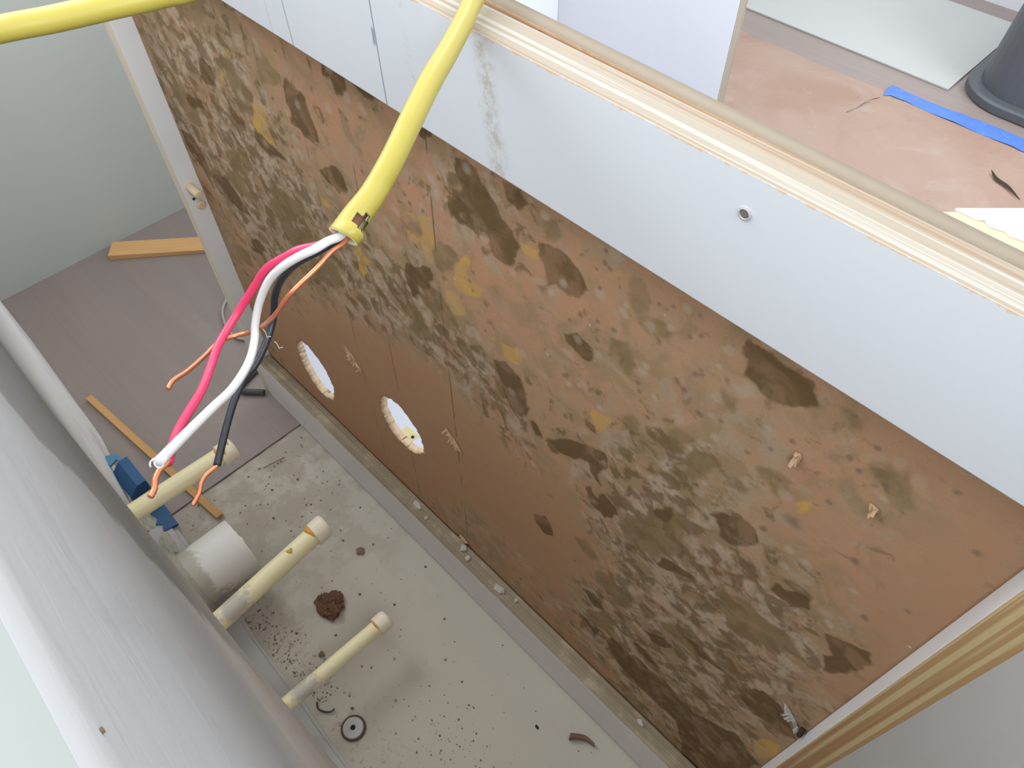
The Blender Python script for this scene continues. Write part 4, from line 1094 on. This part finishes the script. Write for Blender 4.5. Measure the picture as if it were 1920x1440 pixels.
p3 = stub(-0.3060, 0.055, -0.0930, 0.0082, 0.0108, 0.016, 'short thin cream water pipe nearest the metal washer', (0.25 * PI, 0.8 * PI, 0.0018), x1=-0.3030)
# orange smears on the first cap
b = MB()
for a0, a1, y in ((0.25, 0.62, -0.1150), (0.42, 0.75, -0.1065)):
    rings = []
    for k in range(15):
        a = PI * (a0 + (a1 - a0) * k / 14); s = math.sin(PI * k / 14)
        rings.append([(-0.5662 + (0.0135 + dq) * math.cos(a), y + dy, 0.116 + (0.0135 + dq) * math.sin(a)) for dq, dy in ((-0.001, -0.0024 * s - 0.0004), (0.0004, -0.002 * s), (0.0004, 0.002 * s), (-0.001, 0.0024 * s + 0.0004))])
    b.rings(rings)
obj('cement_smear', b, ORANGE, p1, smooth=True)
b = MB(); rings = []
for k in range(13):
    a = PI * (0.42 + 0.30 * k / 12); s = math.sin(PI * k / 12)
    rings.append([(-0.4122 + (0.0110 + dq) * math.cos(a), -0.1300 + dy, 0.100 + (0.0110 + dq) * math.sin(a)) for dq, dy in ((-0.001, -0.004 * s - 0.0004), (0.0003, -0.0035 * s), (0.0003, 0.0035 * s), (-0.001, 0.004 * s + 0.0004))])
b.rings(rings)
obj('cement_drip', b, YELLOWISH, p2, smooth=True)
# white drain stub, sawn off
drain = tag(empty('drain_pipe', (-0.484, wall_y(-0.484), 0.066)), 'wide white plastic drain stub sawn off short, grey mortar on its near half', 'pipe')
b = MB(); rings = []
R0 = 0.0340
K = 48
def drain_ring(y, r, rag=0.0):
    return [(-0.484 + r * math.cos(2 * PI * k / K), y + rag * (math.sin(k * 0.26) + 0.5 * math.sin(k * 4.1) + (3.0 if k == 9 else 0)), 0.066 + r * math.sin(2 * PI * k / K)) for k in range(K)]
ye = -0.1585
rings = [drain_ring(wall_y(-0.484) - 0.012, R0), drain_ring(-0.20, R0), drain_ring(-0.175, R0), drain_ring(ye, R0, 0.0005), drain_ring(ye, R0 - 0.004, 0.0005), drain_ring(-0.19, R0 - 0.004), drain_ring(-0.215, R0 - 0.004)]
b.rings(rings, cap0=False, cap1=True)
sm = obj('pipe', b, PVCW, drain, smooth=True)
sm.data.set_sharp_from_angle(angle=0.6)
b = MB(); rings = []
for q, y in ((0.046, wall_y(-0.484) + 0.001), (0.042, wall_y(-0.484) + 0.006), (R0 + 0.0005, wall_y(-0.484) + 0.012)):
    rings.append([(-0.484 + q * (1 + 0.06 * math.sin(3 * k)) * math.cos(2 * PI * k / 32), y, 0.066 + q * (1 + 0.06 * math.sin(3 * k)) * math.sin(2 * PI * k / 32)) for k in range(32)])
b.rings(rings, cap0=False, cap1=False)
obj('mortar_collar', b, MORTAR, drain, smooth=True)

# ------------------------------------------------------------------ blue outlet box at the foot of the wall
bx = tag(empty('outlet_box', (-0.675, -0.21, 0.03)), 'blue plastic outlet box fragment with a bent tab at the foot of the low wall', 'outlet box')
def yz_prism(b, prof, x0, x1):
    n = len(b.v); k = len(prof)
    b.v += [(x0, y, z) for y, z in prof] + [(x1, y, z) for y, z in prof]
    b.face(range(n, n + k)); b.face(range(n + k, n + 2 * k))
    for i in range(k):
        j = (i + 1) % k; b.face((n + i, n + j, n + k + j, n + k + i))
b = MB()
yz_prism(b, [(-0.1968, 0.0500), (-0.2085, 0.0500), (-0.2225, 0.0360), (-0.2225, 0.0300), (-0.1968, 0.0300)], -0.7020, -0.6525)
obj('shell', b, BLUE, bx, bevel=0.0006)
b = MB().prism([(-0.7240, -0.2165), (-0.7165, -0.2030), (-0.7020, -0.2030), (-0.7020, -0.2085), (-0.7090, -0.2080), (-0.7050, -0.2185), (-0.7120, -0.2200)], 0.044, 0.0475)
obj('mounting_tab', b, plain('pale_blue_plastic', (0.07, 0.20, 0.30), 0.5, 0.4, 0.2, 60), bx, bevel=0.0005)
# scrap of blue plastic lower down
b = MB(); rr = random.Random(4)
prof = [(-0.6364, -0.1970), (-0.5985, -0.1985), (-0.6015, -0.2170), (-0.611, -0.2130), (-0.617, -0.2190), (-0.623, -0.2125), (-0.6355, -0.2165)]
b.prism(prof, 0.0070, 0.0110)
tag(obj('plastic_scrap', b, BLUE), 'dark blue plastic scrap with torn edge below the cream pipe', 'scrap')

# crumbled mortar where the pipes leave the wall
for i, (x, dy, r, lab) in enumerate([(-0.628, 0.006, (0.020, 0.010), 'grey mortar lump beside the blue outlet box fragment'), (-0.580, 0.008, (0.018, 0.008), 'grey mortar lump at the wall below the cream pipe'), (-0.535, 0.008, (0.012, 0.007), 'grey mortar lump at the wall beside the white drain stub')]):
    o = lump('mortar_lump', (x, wall_y(x) + dy, 0.0068 if x > -0.61 else 0.0), r, 140 + i, MORTAR, 0.55, n=3, jag=0.4)
    tag(o, lab, 'mortar', 'mortar lumps along the low wall')
# ------------------------------------------------------------------ things lying on the floors
def slat(name, a, c, w, h0, h1, mat, label, cat, z=0.0, group=None):
    A, C_ = Vector((*a, 0)), Vector((*c, 0)); d = (C_ - A).normalized(); s = Vector((-d.y, d.x, 0)) * w / 2
    b = MB(); n = len(b.v)
    L = (C_ - A).length
    # built along x then turned, so the grain follows the length
    b.v += [(0, -w / 2, 0), (L, -w / 2, 0), (L, w / 2, 0), (0, w / 2, 0), (0, -w / 2, h0), (L, -w / 2, h1), (L, w / 2, h1), (0, w / 2, h0)]
    for q in ((0, 3, 2, 1), (4, 5, 6, 7), (0, 1, 5, 4), (1, 2, 6, 5), (2, 3, 7, 6), (3, 0, 4, 7)): b.face(q)
    o = obj(name, b, mat, origin=(0, 0, 0), bevel=0.0006)
    o.location = (A.x, A.y, z + 0.0002); o.rotation_euler = (0, 0, math.atan2(d.y, d.x))
    return tag(o, label, cat, group)
slat('wood_shim', (-1.135, -0.022), (-0.985, 0.165), 0.034, 0.010, 0.006, SHIM, 'orange-brown wooden shim on the floor by the far wall, half behind the cabinet', 'wood strip')
slat('wood_stick', (-0.872, -0.1875), (-0.575, -0.1555), 0.0095, 0.006, 0.006, STICK, 'thin orange-brown wooden stick on the floor along the low wall, under the pipe', 'wood strip')

def cord(name, pts, r, mat, label):
    o = obj(name, MB().tube(spline(pts, 8), r, 10), mat, smooth=True)
    return tag(o, label, 'cord')
cord('power_cable', [(-0.960, 0.105, 0.0032), (-0.925, 0.082, 0.0032), (-0.9056, 0.059, 0.0032), (-0.8862, 0.0375, 0.0032), (-0.8562, 0.0248, 0.0032), (-0.827, 0.0217, 0.0032), (-0.8056, 0.0326, 0.0032), (-0.775, 0.060, 0.0032), (-0.750, 0.10, 0.0032)], 0.0022, GREYCORD, 'thin pale grey cord looping on the wooden floor beside the cabinet')
cord('power_cable', [(-0.760, 0.060, 0.0047), (-0.7515, 0.0300, 0.0047), (-0.7435, 0.0000, 0.0047), (-0.7370, -0.0210, 0.0047), (-0.7325, -0.0272, 0.0047), (-0.7224, -0.0241, 0.0047), (-0.7100, -0.0130, 0.0047), (-0.7020, -0.0060, 0.0047)], 0.0045, DARKCORD, 'dark cord bent sharply on the floor at the cabinet corner')

SZ = -0.003
o = lump('dirt_clump', (-0.3833, -0.1248, SZ), 0.0135, 77, CLUMP, 0.5, n=4, jag=0.6)
tag(o, 'round brown fibrous clump on the beige floor between two cream pipes', 'debris')
o = lump('brown_chip', (-0.4138, -0.0579, SZ), (0.0052, 0.0045), 78, CRUMB, 0.5, jag=0.5)
tag(o, 'small brown chip on the beige floor near the lower rail', 'debris')
o = lump('black_chip', (-0.1197, -0.0478, SZ), (0.0028, 0.0016), 79, DARK, 0.5, jag=0.4)
tag(o, 'tiny black chip on the beige floor near the curled shaving', 'debris')
o = lump('dark_pebble', (-0.345, -0.166, SZ), 0.0034, 80, CRUMB, 0.6, jag=0.4)
tag(o, 'small dark pebble on the beige floor between the thin pipe and the washer', 'debris')
# curled shaving
b = MB(); rings = []
for k in range(9):
    a = k / 8; x, y = -0.0885 + 0.024 * a, -0.0305 + 0.012 * a + 0.004 * math.sin(PI * a)
    w_ = 0.0042 * (1 - 0.55 * a)
    rings.append([(x + w_ * math.cos(q) * 0.45, y - w_ * math.cos(q) * 0.9, SZ + 0.0045 + w_ * math.sin(q)) for q in (-2.6, -1.8, -0.9, 0, 0.9, 1.8)])
b.rings(rings, cap0=False, cap1=False, closed=False)
rings = [[(p[0], p[1], p[2] + 0.0006) for p in r_] for r_ in rings]
b.rings(rings, cap0=False, cap1=False, closed=False)
tag(obj('curled_shaving', b, plain('brown_shaving', (0.22, 0.13, 0.09), 0.8, 0.2), smooth=True), 'brown curled shaving on the beige floor beside the lower rail', 'debris')
# washer
wl = (-0.2569, -0.1880, SZ)
washer = tag(empty('washer', wl), 'round grey washer with dark centre hole on the floor by the low wall', 'washer')
b = MB().lathe([(0.0028, 0.0008), (0.0028, 0.0052), (0.0105, 0.0046), (0.0112, 0.0036), (0.0112, 0.0008)], wl, 'z', 40)
obj('disc', b, STEEL, washer)
b = MB().lathe([(0.0108, 0.0), (0.0132, 0.0), (0.0134, 0.0022), (0.0122, 0.0034), (0.0108, 0.0030)], wl, 'z', 40)
obj('ring', b, RUST, washer)
b = MB().lathe([(0.0030, 0.0003), (0.0030, 0.0040)], wl, 'z', 20)
obj('centre_hole', b, DARK, washer)
# twig and bent wire
tag(obj('twig', MB().tube(spline([(-0.599, -0.0755, 0.0), (-0.5965, -0.066, 0.0015), (-0.594, -0.055, 0.0018), (-0.5935, -0.0465, 0.0005)], 6), 0.0007, 8), TWIG, smooth=True), 'thin brown twig on the slab near the wooden floor', 'twig')
tag(obj('bent_wire', MB().tube(spline([(-0.306, -0.2000, -0.001), (-0.300, -0.2030, -0.001), (-0.292, -0.2000, -0.0005), (-0.287, -0.1950, 0.0), (-0.2865, -0.1905, 0.0)], 6), 0.0010, 8), DARKCORD, smooth=True), 'short dark bent wire on the floor beside the washer', 'wire')
# countless grains and crumbs on the slab
rr = random.Random(12); b = MB()
def grain(x, y, r):
    n = len(b.v); h = r * rr.uniform(0.5, 1.0); k = rr.randint(5, 7); a0 = rr.uniform(0, 6.28)
    mi_ = 0 if rr.random() < 0.62 else 1
    st_ = rr.uniform(0.6, 1.0)
    b.v += [(x + r * math.cos(a0 + 6.283 * i / k) * rr.uniform(0.7, 1.1), y + r * st_ * math.sin(a0 + 6.283 * i / k) * rr.uniform(0.7, 1.1), SZ) for i in range(k)]
    b.v += [(x + 0.5 * r * math.cos(a0 + 6.283 * i / k), y + 0.5 * r * st_ * math.sin(a0 + 6.283 * i / k), SZ + h) for i in range(k)]
    for i in range(k):
        j = (i + 1) % k; b.face((n + i, n + j, n + k + j, n + k + i), mi_)
    b.face([n + k + i for i in range(k)], mi_)
for _ in range(300):
    grain(rr.uniform(-0.61, -0.05), rr.uniform(-0.20, -0.01), 0.0004 + 0.0022 * rr.random() ** 4)
for _ in range(170):
    grain(rr.gauss(-0.175, 0.045), rr.gauss(-0.125, 0.022), 0.0004 + 0.0012 * rr.random() ** 2)
for _ in range(260):
    x = rr.uniform(-0.44, -0.30); grain(x, wall_y(x) + 0.022 + abs(rr.gauss(0, 0.014)), 0.0004 + 0.0016 * rr.random() ** 2)
for _ in range(110):
    grain(rr.uniform(-0.615, -0.50), rr.uniform(-0.19, -0.01), 0.0005 + 0.0020 * rr.random() ** 3)
b2 = [i for i, p in enumerate(b.v)]
tag(obj('floor_grit', b, [CRUMB, GREYCRUMB]), 'scattered brown and grey grit over the beige floor', 'grit', kind='stuff')

# ------------------------------------------------------------------ room beyond the cabinet
b = MB(); n = 56; rings = []
rp = random.Random(2)
for i in range(n + 1):
    x = -1.02 + 2.0 * i / n
    row = []
    for k in range(19):
        y = 0.70 + (1.337 - 0.70) * k / 18
        if k == 18: y += rp.uniform(-0.004, 0.004)
        row.append((x, y, 0.0014 + 0.0022 * (math.sin(7 * x + 4 * y) * math.sin(11 * y - 3 * x) + 1) * (0.2 if k in (0, 18) else 1)))
    rings.append(row)
b.rings(rings, cap0=False, cap1=False, closed=False)
b.rings([[(p[0], p[1], 0.0003) for p in r_] for r_ in rings], cap0=False, cap1=False, closed=False)
paper = tag(obj('floor_paper', b, PAPER, smooth=True), 'tan protective paper sheet spread over the floor in front of the cabinet', 'paper')
def tear(pts, w):
    b = MB(); P = spline(pts, 5); m_ = len(P)
    lo = [(p[0] - w * math.sin(PI * i / (m_ - 1)) * 0.6, p[1] - w * math.sin(PI * i / (m_ - 1)), p[2]) for i, p in enumerate(P)]
    hi = [(p[0] + w * math.sin(PI * i / (m_ - 1)) * 0.6, p[1] + w * math.sin(PI * i / (m_ - 1)), p[2] + 0.0015) for i, p in enumerate(P)]
    b.rings([lo, hi], cap0=False, cap1=False, closed=False)
    return obj('tear', b, DARK, paper)
tear([(-0.476, 1.205, 0.0062), (-0.470, 1.24, 0.0062), (-0.466, 1.275, 0.0062), (-0.455, 1.30, 0.0062)], 0.002)
tear([(-0.192, 1.226, 0.0062), (-0.175, 1.208, 0.0062), (-0.150, 1.199, 0.0062), (-0.120, 1.178, 0.0062)], 0.0035)
# blue tape on the paper edge
b = MB(); rings = []
rt = random.Random(8)
for k in range(61):
    x = -0.462 + 1.0 * k / 60
    j0, j1 = rt.uniform(-0.0016, 0.0016), rt.uniform(-0.0016, 0.0016)
    y0, y1 = 1.330 + j0 - 0.012 * (k == 0), 1.372 + j1 - 0.004 * math.sin(k * 0.35)
    z = 0.0034 + 0.0010 * math.sin(k * 0.9)
    rings.append([(x + 0.006 * (k == 0), y0, z), (x, (y0 + y1) / 2, z + 0.0010), (x, y1, z * 0.35)])
b.rings(rings, cap0=False, cap1=False, closed=False)
b.rings([[(p[0], p[1], p[2] - 0.0003) for p in r_] for r_ in rings], cap0=False, cap1=False, closed=False)
m = NT('blue_masking_tape', 0.55, 0.3)
m.color(m.mix(m.step(m.noise(70, 6, 0.7), 0.58, 0.70, 0, 0.55), m.mix(m.noise(25), (0.075, 0.165, 0.58), (0.10, 0.22, 0.66)), (0.42, 0.50, 0.72)))
tag(obj('masking_tape', b, m.mat, smooth=True), 'strip of blue masking tape along the edge of the tan floor paper', 'tape')
# white board on the floor
b = MB().box(-1.10, -0.372, 1.434, 1.80, 0.0004, 0.0045)
board = obj('white_board', b, BOARD, bevel=0.0008)
tag(board, 'large cream-white board lying flat on the floor behind the tan paper', 'board')
for x, y, l, a in ((-0.660, 1.66, 0.020, 0.5), (-0.770, 1.50, 0.006, 0.1), (-0.83, 1.53, 0.004, 0.7)):
    b = MB(); d = (math.cos(a) * l / 2, math.sin(a) * l / 2)
    b.prism([(x - d[0], y - d[1]), (x, y - 0.002), (x + d[0], y + d[1]), (x, y + 0.002)], 0.0045, 0.0048)
    obj('mark', b, plain('pale_blue_mark', (0.42, 0.52, 0.62), 0.6, 0.3), board)
# dark grey tub turned upside down
def rrect(x0, x1, y0, y1, r, z, n=9):
    pts = []
    for cx_, cy_, a0 in ((x1 - r, y1 - r, 0), (x0 + r, y1 - r, PI / 2), (x0 + r, y0 + r, PI), (x1 - r, y0 + r, 1.5 * PI)):
        for k in range(n):
            a = a0 + PI / 2 * k / (n - 1); pts.append((cx_ + r * math.cos(a), cy_ + r * math.sin(a), z))
    return pts
tub = tag(empty('plastic_tub', (-0.16, 1.60, 0.0)), 'dark grey plastic tub upside down on the floor beside the white board', 'tub')
TX0, TX1, TY0, TY1 = -0.364, 0.04, 1.411, 1.80
b = MB(); rings = []
for z, i in ((0.018, 0.020), (0.05, 0.021), (0.12, 0.024), (0.20, 0.028), (0.255, 0.033), (0.262, 0.040)):
    rings.append(rrect(TX0 + i, TX1 - i, TY0 + i, TY1 - i, 0.105 - i * 0.6, z))
b.rings(rings, cap0=True)
obj('body', b, BIN, tub, smooth=False)
b = MB(); rings = []
for z, i in ((0.0, 0.003), (0.004, 0.0), (0.018, 0.0), (0.022, 0.004), (0.023, 0.021)):
    rings.append(rrect(TX0 + i, TX1 - i, TY0 + i, TY1 - i, 0.105 - i * 0.6, z))
b.rings(rings)
obj('rim', b, BIN, tub)
# small yellow tag lying in the cabinet, seen through the hole
tg = tag(empty('paper_tag', (-0.459, 0.0705, 0.0756)), 'small yellow tag with a dark dot inside the cabinet, seen through the round hole', 'tag')
b = MB().box(-0.4700, -0.4480, 0.0645, 0.0765, 0.0756, 0.0764)
obj('tag_sheet', b, plain('yellow_tag', (0.72, 0.60, 0.30), 0.7, 0.2), tg)
b = MB().lathe([(0.0022, 0.0), (0.0022, 0.0004)], (-0.4520, 0.0700, 0.0764), 'z', 16)
obj('dot', b, DARK, tg)
